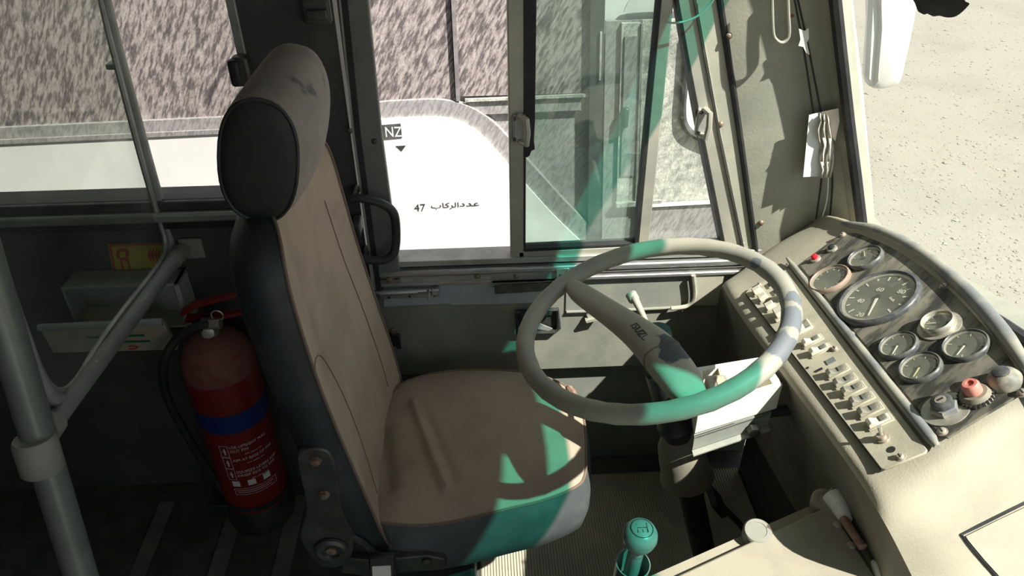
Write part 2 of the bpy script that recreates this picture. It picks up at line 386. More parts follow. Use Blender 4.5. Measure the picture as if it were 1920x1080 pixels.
# front wall under the windshield and header above it
mb = MB(); R = []
for i in range(25):
    y = 1.64-2.5*i/24; x = wsx(max(-.78, min(1.48, y)), .82)+.02
    R.append([V((x+.03, y, -.05)), V((x+.09, y, -.05)), V((x+.06, y, ZL)), V((x, y, ZL))])
mb.loops(R, True, True, True)
obj('wall_front', mb, M_['wall'], label='front wall below the windshield behind the dashboard', cat='wall', kind='structure')
mb = MB(); R = []
for i in range(25):
    y = 1.64-2.57*i/24; x = wsx(max(-.78, min(1.48, y)), ZH)
    R.append([V((x-.12, y, ZH)), V((x+.03, y, ZH)), V((x+.0, y, 2.19)), V((x-.2, y, 2.19))])
mb.loops(R, True, True, True)
mv = MB(); R = []  # blind out of view, added and sized to shade seat and wall
for i in range(13):
    y = 1.46-1.0*i/12; zb = 1.80; x = wsx(y, zb)-.05
    R.append([V((x, y, zb)), V((x+.012, y, zb)), V((wsx(y,2.02)-.04, y, 2.03)), V((wsx(y,2.02)-.052, y, 2.03))])
mv.loops(R, True, True, True)
obj('trim_5', mv, M_['wall_dark'], label='unseen opaque sun blind added to shade the driver seat', cat='sun blind', kind='structure')
obj('trim_1', mb, M_['ceiling'], label='header panel above the windshield', cat='header panel', kind='structure')

# rear side window
xr0 = -2.1
w2 = thing('window_2', (XB0-.6, WY+.03, ZS), 'wide rear side window with dusty glass behind the driver seat', 'window', kind='structure')
mb = MB(); mb.bb(xr0, XB0, WY+.03, WY+.035, ZS, 1.62); obj('pane', mb, M_['glass_rear'], w2)
mb = MB(); mb.bb(XB0-.016, XB0+.002, WY-.008, WY+.04, ZS, 1.62); obj('frame_side', mb, M_['alu_dull'], w2, bevel=.002)
z1, z2, z3 = zw(200, 379), zw(200, 396), zw(200, 414)
mb = MB(); mb.bb(xr0, XB0, WY-.010, WY+.04, z2, z1); obj('frame_bottom', mb, M_['steel'], w2, bevel=.003)
mb = MB(); mb.bb(xr0, XB0+.03, WY-.024, WY+.0, z3, z2); obj('sill_rail', mb, M_['alu_dull'], w2, bevel=.007)
mb = MB(); mb.bb(xr0, XB0+.03, WY-.012, WY, z3-.022, z3); obj('rubber_strip', mb, M_['rubber'], w2, bevel=.003)
p = y_(455, 132, WY-.02)
lt = obj('latch', MB().box(p, (.034, .03, .062)), M_['steel'], w2, bevel=.007)
obj('latch_grip', MB().box(p+V((-.012,-.014,0)), (.022,.022,.056)), M_['black'], lt, bevel=.007)

# B-pillar dressing
def rise(pts, to=-300):
    """carry a post that leaves the frame at the top straight on up to the cant rail"""
    pts = list(pts)
    if pts[0][1] < 0:
        (xa, ya), (xb, yb) = pts[1], pts[2]; pts[0] = (xa + (xb-xa)/(yb-ya)*(to-ya), to)
    return pts
def pl_strip(name, pts, w, t, m, parent=None, Yv=WY-.006, **k):
    return obj(name, MB().strip([y_(a, b, Yv) for a, b in rise(pts)], w, t, (0,-1,0)), m, parent, **k)
tr = pl_strip('trim_2', [(655,-60),(662,0),(690,250),(722,470),(730,530)], .062, .022, M_['door_frame'], bevel=.003, label='dark metal door frame post beside the driver window', cat='post', kind='structure', Yv=WY-.004)
pl_strip('rubber_strip', [(640,-60),(647,0),(672,250),(703,480),(712,540)], .012, .026, M_['rubber'], tr, Yv=WY-.008)
pl_strip('bright_edge', [(633,-60),(640,0),(664,250),(695,480),(704,540)], .006, .022, M_['alu_dull'], tr, Yv=WY-.008)
for a, b in ((656,245),(702,265)):
    obj('screw', MB().lathe(y_(a,b,WY-.016), (0,-1,0), [(.006,0),(.006,.003),(.003,.005)], 12), M_['steel'], tr)
bk = obj('coat_bracket', MB().box(y_(594,20,WY-.012), (.055,.024,.05)), M_['wall_dark'], None, bevel=.006, label='small square metal bracket high on the dark pillar', cat='bracket')
obj('clip', MB().box(y_(594,28,WY-.028), (.04,.01,.02)), M_['steel'], bk, bevel=.002)

# lower wall below the driver's window
XD0, XD1 = xw(712, 560), .80
Zp = zw(1100, 690)                              # bottom of the upper panel
d1 = thing('door_1', (.25, WY, .03), 'grey green driver door panel below the side window', 'door', kind='structure')
mb = MB(); mb.bb(XD0-.01, XD1, WY, WY+.06, Zp, ZD-.012); obj('door_panel', mb, M_['wall'], d1, bevel=.003)
mb = MB(); mb.bb(XD0-.01, XD1, WY+.032, WY+.07, 0, Zp+.02); obj('kick_panel', mb, M_['lower'], d1)
mb = MB(); mb.bb(XD0-.01, XD1, WY+.0, WY+.05, zw(1170,882), zw(1170,872)); obj('sill_trim', mb, M_['alu_warm'], d1, bevel=.002)
for i in range(3):
    z = zw(1170, 884+4*i); mb = MB(); mb.bb(XD0-.01, XD1, WY-.02-.012*i, WY+.04, z-.004, z); obj('sill_rib', mb, M_['alu_warm'], d1, bevel=.001)
# map pocket: inset plate, lower lip and curved flap
q = [y_(1062,524,WY-.004), y_(1300,515,WY-.004), y_(1296,574,WY-.004), y_(1060,584,WY-.004)]
obj('pocket_plate', MB().prism(q, (0,.006,0)), M_['lower'], d1, bevel=.001)
obj('pocket_lip', MB().tube([y_(1062,585,WY-.006), y_(1200,580,WY-.006), y_(1258,577,WY-.006)], .004, 8), M_['wall'], d1)
fl = cr([(1300,516),(1303,545),(1301,562),(1291,573),(1272,577),(1258,578)], 5)
obj('pocket_flap_edge', MB().tube([y_(a,b,WY-.02) for a, b in fl], .006, 8), M_['stalk'], d1)
q = [y_(a,b,WY-.012) for a, b in fl[:16]] + [y_(1345,572,WY-.012), y_(1358,516,WY-.012)]
obj('pocket_flap', MB().prism(q, (0,.006,0)), M_['pillar'], d1)

# ------------------------------------------------------------------ rails below the driver's window
t3 = thing('trim_3', (.2, WY, ZD-.05), 'ribbed aluminium rail along the bottom of the driver window', 'rail', kind='structure')
XR1 = .82
def railbar(name, pa, pb, d0, m, x0=XD0-.005, bev=.002):
    za, zb = zw(1000, pa), zw(1000, pb); mb = MB(); mb.bb(x0, XR1, WY-d0, WY+.05, zb, za); return obj(name, mb, m, t3, bevel=bev)
railbar('rail_top', 479, 489, .010, M_['alu_dull']); railbar('rail_groove', 489, 493, .002, M_['steel'])
railbar('rail_ridge', 493, 503, .020, M_['alu'], bev=.004); railbar('rail_face', 503, 522, .012, M_['alu'])
railbar('rail_ridge', 506, 509, .015, M_['alu_dull'], bev=.001); railbar('rail_ridge', 516, 522, .016, M_['alu'], bev=.002)
for a, b, r in ((730,523,.012),(895,517,.009),(968,516,.0105),(1085,513,.010)):
    bt = obj('bolt', MB().lathe(y_(a,b,WY-.013), (0,-1,0), [(r,0),(r,.002),(r*.6,.0022),(r*.6,.006),(r*.4,.007)], 14), M_['bolt'], t3)
sh = obj('cover_sheet', MB().prism([y_(a,b,WY-.004) for a, b in ((718,530),(860,524),(1048,521),(1040,548),(1030,566),(930,570),(848,572),(843,569),(720,575))], (0,.003,0)), M_['sheet'],
    label='thin blue grey sheet strip stuck below the window rail', cat='metal sheet')
# sheet metal tray
tr_ = thing('metal_tray', y_(982,548,WY), 'grey folded metal tray fixed under the window rail', 'tray')
obj('tray_front', MB().prism([y_(a,b,WY-.045) for a, b in ((926,533),(1040,527),(1040,545),(928,552))], (0,.003,0)), M_['steel'], tr_, bevel=.001)
obj('tray_back', MB().prism([y_(a,b,WY-.016) for a, b in ((922,512),(1042,506),(1042,530),(923,537))], (0,.003,0)), M_['alu_dull'], tr_)
obj('tray_shelf', MB().prism([y_(926,533,WY-.045), y_(1040,527,WY-.045), y_(1042,530,WY-.016), y_(923,537,WY-.016)], (0,0,-.003)), M_['alu_dull'], tr_)
hp = obj('hinge_plate', MB().prism([y_(a,b,WY-.026) for a, b in ((1043,505),(1066,503),(1072,509),(1072,524),(1068,527),(1044,529))], (0,.004,0)), M_['alu'], None, bevel=.001,
    label='small riveted hinge plate on the rail beside the metal tray', cat='hinge')
for a, b in ((1051,516),(1064,510),(1063,523)):
    obj('rivet', MB().lathe(y_(a,b,WY-.026), (0,-1,0), [(.004,0),(.004,.002),(.002,.003)], 10), M_['steel'], hp)
# tower bolt
tb = thing('tower_bolt', y_(768,560,WY), 'silver sliding tower bolt screwed on the blue grey strip', 'bolt latch')
obj('back_plate', MB().prism([y_(a,b,WY-.009) for a, b in ((712,543),(824,537),(824,557),(712,561))], (0,.003,0)), M_['alu'], tb, bevel=.001)
obj('bolt_rod', MB().tube([y_(700,549,WY-.017), y_(810,544,WY-.017)], .0065, 10), M_['alu'], tb)
obj('bolt_guide', MB().tube([y_(712,549,WY-.017), y_(783,546,WY-.017)], .0095, 10), M_['alu'], tb)
obj('bolt_guide', MB().box(y_(816,545,WY-.017), (.02,.02,.02)), M_['alu'], tb, bevel=.003)
obj('bolt_handle', MB().tube([y_(803,545,WY-.02), y_(804,552,WY-.035), y_(805,562,WY-.038)], .0045, 8), M_['alu'], tb)
for a, b in ((718,544),(768,541),(815,539),(729,558),(768,556),(815,554)):
    obj('screw', MB().lathe(y_(a,b,WY-.009), (0,-1,0), [(.004,0),(.003,.002)], 8), M_['steel'], tb)
# black door release
dh = thing('door_release', y_(1007,623,WY), 'black recessed door release handle on the door panel', 'door handle')
fr = [(968,585),(1046,580),(1048,615),(1040,622),(970,624)]
mb = MB(); P = [y_(a,b,WY-.012) for a,b in fr]; mb.tube(P, .006, 6, closed=True); obj('bezel', mb, M_['black'], dh)
obj('recess', MB().prism([y_(a,b,WY-.003) for a,b in fr], (0,.002,0)), M_['rubber'], dh)
obj('lever', MB().prism([y_(a,b,WY-.02) for a,b in ((975,586),(1036,581),(1034,592),(977,596))], (0,.008,0)), M_['black'], dh, bevel=.002)
obj('striker', MB().prism([y_(a,b,WY-.012) for a,b in ((980,614),(1004,604),(1036,617),(1030,620))], (0,.004,0)), M_['alu_dull'], dh)
# wall clip near the wheel, latch holes behind the seat
cl = obj('wall_clip', MB().prism([y_(a,b,WY-.014) for a,b in ((1100,592),(1108,586),(1114,602),(1108,604))], (0,.012,0)), M_['alu_warm'], label='small bent metal clip on the door panel behind the wheel', cat='clip')
obj('clip_tab', MB().prism([y_(a,b,WY-.024) for a,b in ((1098,602),(1124,596),(1126,600),(1100,606))], (0,.02,0)), M_['alu_warm'], cl)
lp = thing('strike_plate', y_(742,655,WY), 'dark strike plate with two bolts beside the seat back', 'latch plate')
obj('plate', MB().box(y_(741,640,WY-.004), (.03,.008,.05)), M_['black'], lp, bevel=.003)
for b in (620,652): obj('bolt', MB().lathe(y_(738,b,WY-.004), (0,-1,0), [(.009,0),(.009,.004),(.005,.006)], 10), M_['bolt'], lp)

# ------------------------------------------------------------------ driver's window
w1 = thing('window_3', (.25, WY+.02, ZD), 'driver side sliding window with green tinted pane and metal frame', 'window', kind='structure')
YF = WY+.012
def fstrip(name, pts, wpx, t, m, Yv=YF, parent=w1, **k):
    w = wpx/FPX*dep(y_(pts[0][0],pts[0][1],Yv)); pts = rise(pts); P = [y_(a,b,Yv) for a,b in pts]; return obj(name, MB().strip(P, w, t, (0,-1,0)), m, parent, **k)
fstrip('mullion', [(965,-70),(966,0),(970,480)], 33, .03, M_['alu_warm'], bevel=.003)
fstrip('mullion', [(1254,-70),(1248,0),(1202,474)], 26, .028, M_['alu_warm'], bevel=.003)
fstrip('glazing_strip', [(1240,-70),(1234,0),(1190,462)], 7, .03, M_['rubber'])
fstrip('sash_bottom', [(972,474),(1205,462)], 16, .03, M_['alu_warm'], bevel=.002)
fstrip('sash_seal', [(980,463),(1196,453)], 5, .03, M_['rubber'])
fstrip('quarter_bottom', [(1205,464),(1392,455)], 15, .03, M_['alu_warm'], bevel=.002)
fstrip('post', [(1272,-60),(1285,0),(1330,240),(1372,460)], 38, .034, M_['alu_warm'], bevel=.003)
fstrip('glazing_strip', [(1253,-60),(1266,0),(1309,240),(1352,455)], 7, .04, M_['rubber'])
fstrip('inner_edge', [(1283,-60),(1299,0),(1343,240),(1388,455)], 5, .045, M_['steel'])
obj('pane', MB().prism([y_(a,b,YF+.005) for a,b in ((982,-300),(1264,-300),(1236,0),(1192,455),(984,462))], (0,.004,0)), M_['glass_green'], w1)
obj('pane', MB().prism([y_(a,b,YF+.02) for a,b in ((1264,-18),(1268,0),(1352,448),(1208,456),(1256,0))], (0,.004,0)), M_['glass'], w1)
# torn black weatherstrip
ts = [(984,-300),(1008,-300),(1006,0),(1004,150),(1003,230),(1001,262),(1003,280),(996,283),(993,292),(987,296),(984,288)]
obj('weatherstrip', MB().prism([y_(a,b,YF-.012) for a,b in ts], (0,.008,0)), M_['rubber'], w1)
fstrip('glazing_strip', [(985,-70),(984,0),(983,460)], 4, .034, M_['rubber'])
def pull(px, py, sgn=1):
    p = y_(px, py, YF-.02)
    lt = obj('latch', MB().box(p, (.028,.012,.062)), M_['alu_dull'], w1, bevel=.003)
    obj('latch_pull', MB().tube([p+V((.0,-.004,.03)), p+V((sgn*.014,-.026,.028)), p+V((sgn*.016,-.03,0)), p+V((sgn*.014,-.026,-.028)), p+V((0,-.004,-.03))], .007, 8), M_['alu_warm'], lt)
    for dz in (.024,-.024): obj('latch_screw', MB().lathe(p+V((-sgn*.012,-.006,dz)), (0,-1,0), [(.005,0),(.004,.003)], 10), M_['steel'], lt)
pull(974, 240); pull(1316, 228, .5)
# black D-handle on the post
gh = thing('grab_bar', y_(690,480,WY-.03), 'black D-shaped grab handle on the post behind the driver window', 'grab handle')
hpts = cr([(658,373),(680,372),(712,380),(732,392),(741,410),(743,450),(738,475),(722,487),(700,488),(676,486)], 4)
obj('grip', MB().tube([y_(a,b,WY-.05) for a,b in hpts], .0105, 10), M_['black'], gh)
for a,b in ((663,372),(682,486)): obj('mount', MB().tube([y_(a,b,WY-.05), V((y_(a,b,WY-.05).x, WY-.0, y_(a,b,WY-.05).z))], .010, 8), M_['black'], gh)
obj('lock_block', MB().box(y_(669,424,WY-.03), (.02,.05,.035)), M_['steel'], gh, bevel=.003)

# ------------------------------------------------------------------ A-pillar
ap = thing('trim_4', (.7, 1.55, .8), 'grey green angled front pillar cover between side window and windshield', 'pillar', kind='structure')
L0 = rise([(1296,-60),(1306,0),(1350,240),(1390,460),(1400,500)])
L1 = rise([(1338,-60),(1346,0),(1382,240),(1412,460),(1418,505)])
fs = MB(); fs.loops([[y_(a,b,WY-.002) for a,b in L0], [y_(a,b,WY-.002) for a,b in L1], [y_(a,b,WY+.05) for a,b in L1], [y_(a,b,WY+.05) for a,b in L0]], False)
obj('post_strip', fs, M_['pillar'], ap)
mb = MB(); mb.tube([y_(a+4,b,WY-.004) for a,b in L1], .0075, 8); obj('rubber_strip', mb, M_['rubber'], ap)
L1b = [(a+9, b) for a, b in L1]
L2 = rise([(1468,-60),(1480,0),(1512,200),(1545,400),(1553,460)])
A = [y_(a,b,WY-.008) for a,b in L1b]; B = [y_(a,b,WY-.03) for a,b in L2]; Bm = [(p*.5+q*.5)+V((0,-.008,0)) for p,q in zip(A,B)]
L3i = [x_(1548,-60,.689), x_(1556,0,.704), x_(1580,200,.789), x_(1606,400,.868), x_(1612,460,.898)]
L3i[0] = L3i[1] + (L3i[1]-L3i[2])*((B[0].z-L3i[1].z)/(L3i[1].z-L3i[2].z))
mb = MB(); mb.loops([[p+V((0,.07,0)) for p in A], A, Bm, B], False); obj('face_plate', mb, M_['pillar'], ap)
mb = MB(); mb.loops([B, [(p+q)*.5+V((.02,0,0)) for p,q in zip(B,L3i)], L3i, [p+V((.05,.02,0)) for p in L3i]], False); obj('return_face', mb, M_['pillar'], ap)
mb = MB(); R_ = [[p+V((0,.0,0)) for p in [y_(a,b,WY+.06) for a,b in L0]], [V((p.x+.10, WY+.06, p.z)) for p in L3i], [V((p.x+.05, p.y+.02, p.z)) for p in L3i]]
mb.loops(R_, False); obj('outer_skin', mb, M_['shell'], ap)
for a,b in ((1367,67),(1351,233),(1427,418),(1485,28)):
    yv = WY-.004 if a == 1351 else (WY-.026 if a == 1485 else WY-.013)
    s_ = obj('screw', MB().lathe(y_(a,b,yv), (-.15,-1,.1), [(.0068,-.002),(.0068,.002),(.004,.005),(.0015,.0055)], 12), M_['bolt'], ap)
# rest of the corner above the view
mb = MB(); mb.bb(.40, .62, WY-.02, WY+.07, 1.52, 2.12); obj('upper_corner', mb, M_['pillar'], ap)
# wire loop hook
hk = [(1447,-40),(1448,20),(1450,62),(1456,75),(1466,80),(1476,74),(1480,60),(1478,20),(1476,-40)]
obj('wire_hook', MB().tube([y_(a,b,WY-.06) for a,b in cr(hk,4)], .0035, 8), M_['alu_warm'], label='long bent wire loop hanging on the front pillar', cat='wire hook')
# cables
c1 = [(1483,-40),(1490,0),(1505,80),(1516,150),(1526,215),(1535,260),(1540,330),(1536,370),(1530,410)]
def onret(a, b, o=.012): return y_(a, b, WY-.045-o)
for dx, nm in ((0,'thin black cable running down the front pillar'), (6,'thin black cable nearest the windshield on the front pillar')):
    obj('cable', MB().tube([onret(a+dx*(.5+i*.12), b) for i,(a,b) in enumerate(cr(c1,4))][::1], .0022, 6), M_['wire'], label=nm, cat='cable', group='cables on the front pillar')
obj('wire', MB().tube([onret(a,b,.016) for a,b in cr([(1553,330),(1552,360),(1548,385),(1540,412)],4)], .0015, 6), M_['paper'], label='pale wire hanging below the paper on the front pillar', cat='wire')
pp = thing('paper_card', onret(1535,333), 'folded white card tucked into crumpled film on the front pillar', 'paper')
obj('card', MB().prism([onret(a,b,.02) for a,b in ((1517,216),(1540,210),(1552,330),(1506,332))], (0,.0012,0)), M_['paper'], pp)
obj('card_flap', MB().prism([onret(1540,210,.022), onret(1572,203,.03), onret(1574,228,.032), onret(1566,265,.03), onret(1548,240,.022)], (0,.0012,0)), mat('pinkish_card',(.72,.64,.56),rough=.8), pp)
mb = MB(); R = []
for i in range(9):
    t = i/8; a0 = 1535+ (3*math.sin(i*2)) + 2*t; a1 = 1552+12*math.sin(t*2.6); b0 = 212+122*t; b1 = 215+118*t
    R.append([onret(a0+(a1-a0)*k/7, b0+(b1-b0)*k/7, .026+.008*math.sin(k*2.1+i*.8)) for k in range(8)])
mb.loops(R, False); obj('film', mb, M_['plastic'], pp, solid=.0006)
obj('paper_scrap', MB().prism([onret(a,b,.02) for a,b in ((1498,54),(1509,58),(1516,52),(1517,72),(1513,80),(1518,103),(1512,100),(1506,88),(1497,86),(1501,74))], (0,.002,0)), M_['tape'], label='small torn scrap of tape on the pillar cable', cat='tape scrap')
obj('green_wire', MB().tube([y_(a,b,WY-.03) for a,b in cr([(1249,41),(1262,43),(1285,40),(1308,30),(1325,15),(1340,-5),(1350,-40)],5)], .0022, 6), M_['wire_green'], label='thin pale green wire tied across the window post', cat='wire')

# ================================================================== OUTSIDE
GZ = -1.0
mb = MB(); n = 40
mb.add([(-30,-30,GZ),(60,-30,GZ),(60,70,GZ),(-30,70,GZ)], [(0,1,2,3)])
obj('ground', mb, M_['sand'], label='pale sandy gravel ground outside the windshield', cat='ground', kind='structure')
mb = MB()
for i in range(2600):
    px = random.uniform(1560, 1990); py = random.uniform(-20, 700)
    p = z_(px, py, GZ); r = random.uniform(.005, .013)*(1.0 if random.random() < .93 else 1.8)
    a = random.uniform(0, 6.3); sx, sy, sz = r*random.uniform(.8,1.5), r*random.uniform(.7,1.1), r*random.uniform(.35,.6)
    ca, sa = math.cos(a), math.sin(a); P = []
    for x, y, z in ((1,0,0),(0,1,0),(-1,0,0),(0,-1,0),(.3,.2,1),(-.2,-.1,-1)):
        P.append(p + V((x*sx*ca-y*sy*sa, x*sx*sa+y*sy*ca, z*sz+sz*.4)))
    mb.add(P, [(0,1,4),(1,2,4),(2,3,4),(3,0,4),(1,0,5),(2,1,5),(3,2,5),(0,3,5)])
obj('gravel', mb, M_['stone'], label='loose pebbles scattered over the sandy ground', cat='gravel', kind='stuff', ang=10)

NY = 2.9
nb = thing('parked_bus', (0, NY+.6, GZ), 'white bus with streaked dark window film parked alongside', 'bus')
n_ = lambda a, b, o=0: y_(a, b, NY-o)
edge = [(-500,296),(0,266),(420,246),(735,223),(800,220),(830,221),(862,229),(895,248),(925,277),(950,306),(985,345),(1030,395),(1065,430),(1095,458),(1180,540),(1330,660)]
edge = edge[:4] + cr(edge[4:14], 4) + edge[14:]
E0 = [n_(a,b) for a,b in edge]
body = E0 + [V((E0[-1].x, NY, -.78)), V((-6, NY, -.78)), V((-6, NY, E0[0].z))]
obj('body_panel', MB().prism(body, (0,.06,0)), M_['nb_white'], nb)
zt = 2.1
obj('window_film', MB().bb(-6, n_(850,90).x-.004, NY+.03, NY+.06, .3, zt), M_['nb_film'], nb)
obj('window_film', MB().bb(n_(850,90).x+.006, n_(1108,150).x, NY+.03, NY+.06, n_(1000,182).z, zt), M_['nb_film'], nb)
obj('window_seam', MB().strip([n_(846,-150,-.02), n_(850,0,-.02), n_(859,188,-.02)], .016, .02, (0,-1,0)), M_['nb_seam'], nb)
obj('lower_film', MB().bb(n_(850,90).x, 1.22, NY+.05, NY+.07, -.7, n_(1000,182).z), M_['nb_film2'], nb)
# belt moulding that follows the edge of the white paint
be = [(x,y) for x,y in edge if -500 <= x <= 1100]
o_ = []; i_ = []
for k,(a,b) in enumerate(be):
    a0,b0 = be[max(0,k-1)]; a1,b1 = be[min(len(be)-1,k+1)]; l = math.hypot(a1-a0,b1-b0); nx, ny = (b1-b0)/l, -(a1-a0)/l
    w = 26 if a < 600 else 33
    i_.append(n_(a,b,-.012)); o_.append(n_(a+nx*w, b+ny*w,-.012))
mb = MB(); mb.loops([i_, o_, [p+V((0,.04,0)) for p in o_], [p+V((0,.04,0)) for p in i_]], False); obj('belt_moulding', mb, M_['nb_film2'], nb)
obj('belt_strip', MB().strip([n_(a,b,.002) for a,b in be[:3]], .018, .01, (0,-1,0)), M_['nb_film2'], nb)
obj('horizontal_seam', MB().strip([n_(872,188,-.022), n_(1110,178,-.022)], .012, .01, (0,-1,0)), M_['nb_pale'], nb)
obj('rubber_band', MB().strip([n_(876,203,-.035), n_(1110,193,-.035)], .055, .01, (0,-1,0)), M_['nb_film2'], nb)
obj('door_post', MB().strip([n_(1122,-150,-.02), n_(1120,0,-.02), n_(1112,480,-.02)], .055, .03, (0,-1,0)), M_['nb_dark'], nb)
obj('door_post_trim', MB().strip([n_(1127,60,0), n_(1125,150,0)], .008, .01, (0,-1,0)), M_['nb_pale'], nb)
obj('door_skin', MB().prism([n_(a,b,-.03) for a,b in ((1136,40),(1300,34),(1390,470),(1128,480))], (0,.02,0)), M_['nb_film2'], nb)
obj('door_leaf', MB().prism([n_(a,b,-.015) for a,b in ((1166,44),(1262,42),(1240,380),(1156,384))], (0,.02,0)), M_['nb_pale'], nb)
obj('door_pane', MB().prism([n_(a,b,-.008) for a,b in ((1172,68),(1196,68),(1188,330),(1164,330))], (0,.005,0)), M_['nb_film2'], nb)
obj('door_groove', MB().strip([n_(1204,44,-.01), n_(1192,376,-.01)], .008, .008, (0,-1,0)), M_['nb_film2'], nb)
obj('door_handle', MB().box(n_(1173,220,0), (.024,.03,.085)), M_['steel'], nb, bevel=.008)
obj('door_ledge', MB().strip([n_(1155,384,-.005), n_(1240,378,-.005)], .02, .02, (0,-1,0)), M_['nb_pale'], nb)
obj('upper_window', MB().prism([n_(a,b,-.02) for a,b in cr([(1170,24),(1176,8),(1190,-8),(1215,-20),(1340,-30)],4)+[(1340,18)]], (0,.01,0)), M_['nb_white'], nb)
obj('front_panel', MB().prism([n_(a,b,-.012) for a,b in ((1205,38),(1278,36),(1395,470),(1196,470))], (0,.012,0)), M_['nb_pale'], nb)
obj('panel_seam', MB().strip([n_(1200,386,0), n_(1345,378,0)], .014, .012, (0,-1,0)), M_['nb_white'], nb)
obj('lower_door_panel', MB().prism([n_(a,b,-.006) for a,b in ((1198,392),(1350,384),(1380,480),(1190,480))], (0,.006,0)), M_['nb_film2'], nb)
cw = cr([(1284,165),(1281,200),(1283,232),(1296,250),(1318,262),(1345,272)],4)
obj('mirror_seal', MB().tube([n_(a,b,.004) for a,b in [(1292,60)]+cw+[(1400,285)]], .013, 8), M_['nb_dark'], nb)
obj('mirror_pane', MB().prism([n_(a,b,0) for a,b in [(1300,150)]+[(a+6,b-4) for a,b in cw]+[(1420,280),(1400,140)]], (0,.006,0)), M_['nb_white'], nb)
# name plate, arrow mark and lettering
q = [n_(a,b,.004) for a,b in ((700,236),(751,232),(754,258),(700,263))]
npl = obj('name_plate', MB().prism(q, (0,.004,0)), M_['nb_dark'], nb)
def on_wall(px, py, o=0): return mat3(V((1,0,0)), V((0,0,1)), V((0,-1,0)), n_(px,py,o))
obj('letters', xf(text_mb('NZ', .062, sx=.8), on_wall(722,257,.0045)), M_['print'], npl)
obj('arrow_mark', MB().prism([n_(a,b,.002) for a,b in ((742,274),(761,273),(753,284))], (0,.002,0)), M_['steel'], nb)
obj('numeral', xf(text_mb('47', .050), on_wall(777,396,.002)), M_['steel'], nb)
obj('letters', xf(text_mb('\uFE8F\uFE8E\uFEDB\uFEAE\uFEDF\uFE8D', .034, sx=1.42), on_wall(808,390,.002)), M_['steel'], nb)
obj('letters', xf(text_mb('\uFEA9\uFEAA\uFECB', .034, sx=1.75), on_wall(861,387,.002)), M_['steel'], nb)
# bulk of that bus behind its side
mb = MB(); mb.bb(-6, 1.22, NY+.08, NY+2.2, -.75, 2.15); obj('shell', mb, M_['nb_white'], nb)
for x in (-4.2, .3):
    obj('tyre', MB().lathe((x, NY+.08, -.55), (0,1,0), [(.45,0),(.45,.28)], 28), M_['rubber'], nb)

# white mirror of this bus, seen through the windshield
ym = 2.0
mr = thing('side_mirror', y_(1660,165,ym), 'white side mirror housing hanging outside the windshield', 'mirror')
ring = [(1630,150),(1633,162),(1645,166),(1668,161),(1682,150),(1692,110),(1705,50),(1716,-10),(1722,-60),(1642,-60),(1638,40)]
ring = cr(ring, 3, True)
mb = MB(); c = V((0,0,0)); P = [y_(a,b,ym) for a,b in ring]; c = sum(P, V((0,0,0)))/len(P)
rg = []
for o, s in ((-.03,.80),(-.022,.94),(0,1.0),(.03,.98),(.06,.88),(.075,.6)): rg.append([c+(p-c)*s+V((0,o,0)) for p in P])
mb.loops(rg, True, True, True); obj('housing', mb, M_['shell'], mr)
mb = MB(); mb.prism([y_(a,b,ym-.02) for a,b in ((1630,148),(1641,160),(1660,-60),(1641,-60))], (0,.03,0)); obj('side_face', mb, mat('mirror_grey',(.55,.58,.55),rough=.4), mr)
obj('arm', MB().tube([y_(1680,-60,ym), V((1.0, 1.75, 1.65)), V((.75, 1.62, 1.75))], .018, 10), M_['shell'], mr)
# dark scalloped cloth hanging from the header
cp = cr([(1712,-60),(1716,-8),(1724,10),(1731,27),(1740,26),(1750,31),(1762,30),(1775,33),(1790,32),(1803,24),(1815,12),(1818,6),(1808,-2),(1800,-60)], 3)
mb = MB(); P = [y_(a,b,.9) for a,b in cp]; mb.prism(P, (0,.012,0)); 
vc = thing('hanging_cloth', sum(P, V((0,0,0)))/len(P), 'dark ragged cloth hanging at the top of the windshield', 'cloth')
obj('cloth', mb, M_['cloth'], vc, bevel=.003)
pt = (P[0]+P[-1])*.5 + V((0,.006,-.01)); obj('cord', MB().tube([pt, V((wsx(pt.y, 2.0)-.10, pt.y, 2.01))], .002, 6), M_['cloth'], vc)

# ================================================================== DASHBOARD
DP = z_(1648, 560, .93); DN = V((-.55,.17,.818)).normalized()
def dp(a, b, o=0): return pl(a, b, DP+DN*o, DN)
E1 = (dp(1757,838)-dp(1486,498)).normalized(); E2 = DN.cross(E1).normalized()
if E2.x < 0: E2 = -E2
db = thing('dashboard', (.75, 1.0, 0), 'dusty beige moulded dashboard below the windshield', 'dashboard')
ST = [ # front lip, panel edge, middle, hood foot, hood crest ; offset of all
 ((1355,532),(1382,506),(1452,450),(1525,408),(1552,397), -.012),
 ((1357,545),(1397,541),(1484,492),(1575,432),(1598,408), 0),
 ((1400,612),(1436,602),(1545,570),(1672,456),(1696,452), 0),
 ((1475,712),(1510,692),(1620,665),(1768,524),(1795,528), 0),
 ((1540,802),(1578,787),(1695,755),(1848,606),(1872,606), 0),
 ((1604,890),(1650,888),(1765,845),(1910,690),(1940,690), 0),
 ((1638,945),(1690,925),(1808,862),(1950,760),(2000,772), -.008)]
ST2 = [ # console falling away towards the engine cover: the same five points with their heights
 ((1672,1003,.850),(1738,985,.868),(1862,930,.885),(2000,840,.92),(2060,850,.95)),
 ((1712,1085,.735),(1800,1078,.745),(1930,1020,.76),(2070,950,.80),(2140,960,.83)),
 ((1760,1180,.66),(1870,1180,.66),(2000,1130,.67),(2140,1050,.70),(2220,1060,.73))]
rows = []
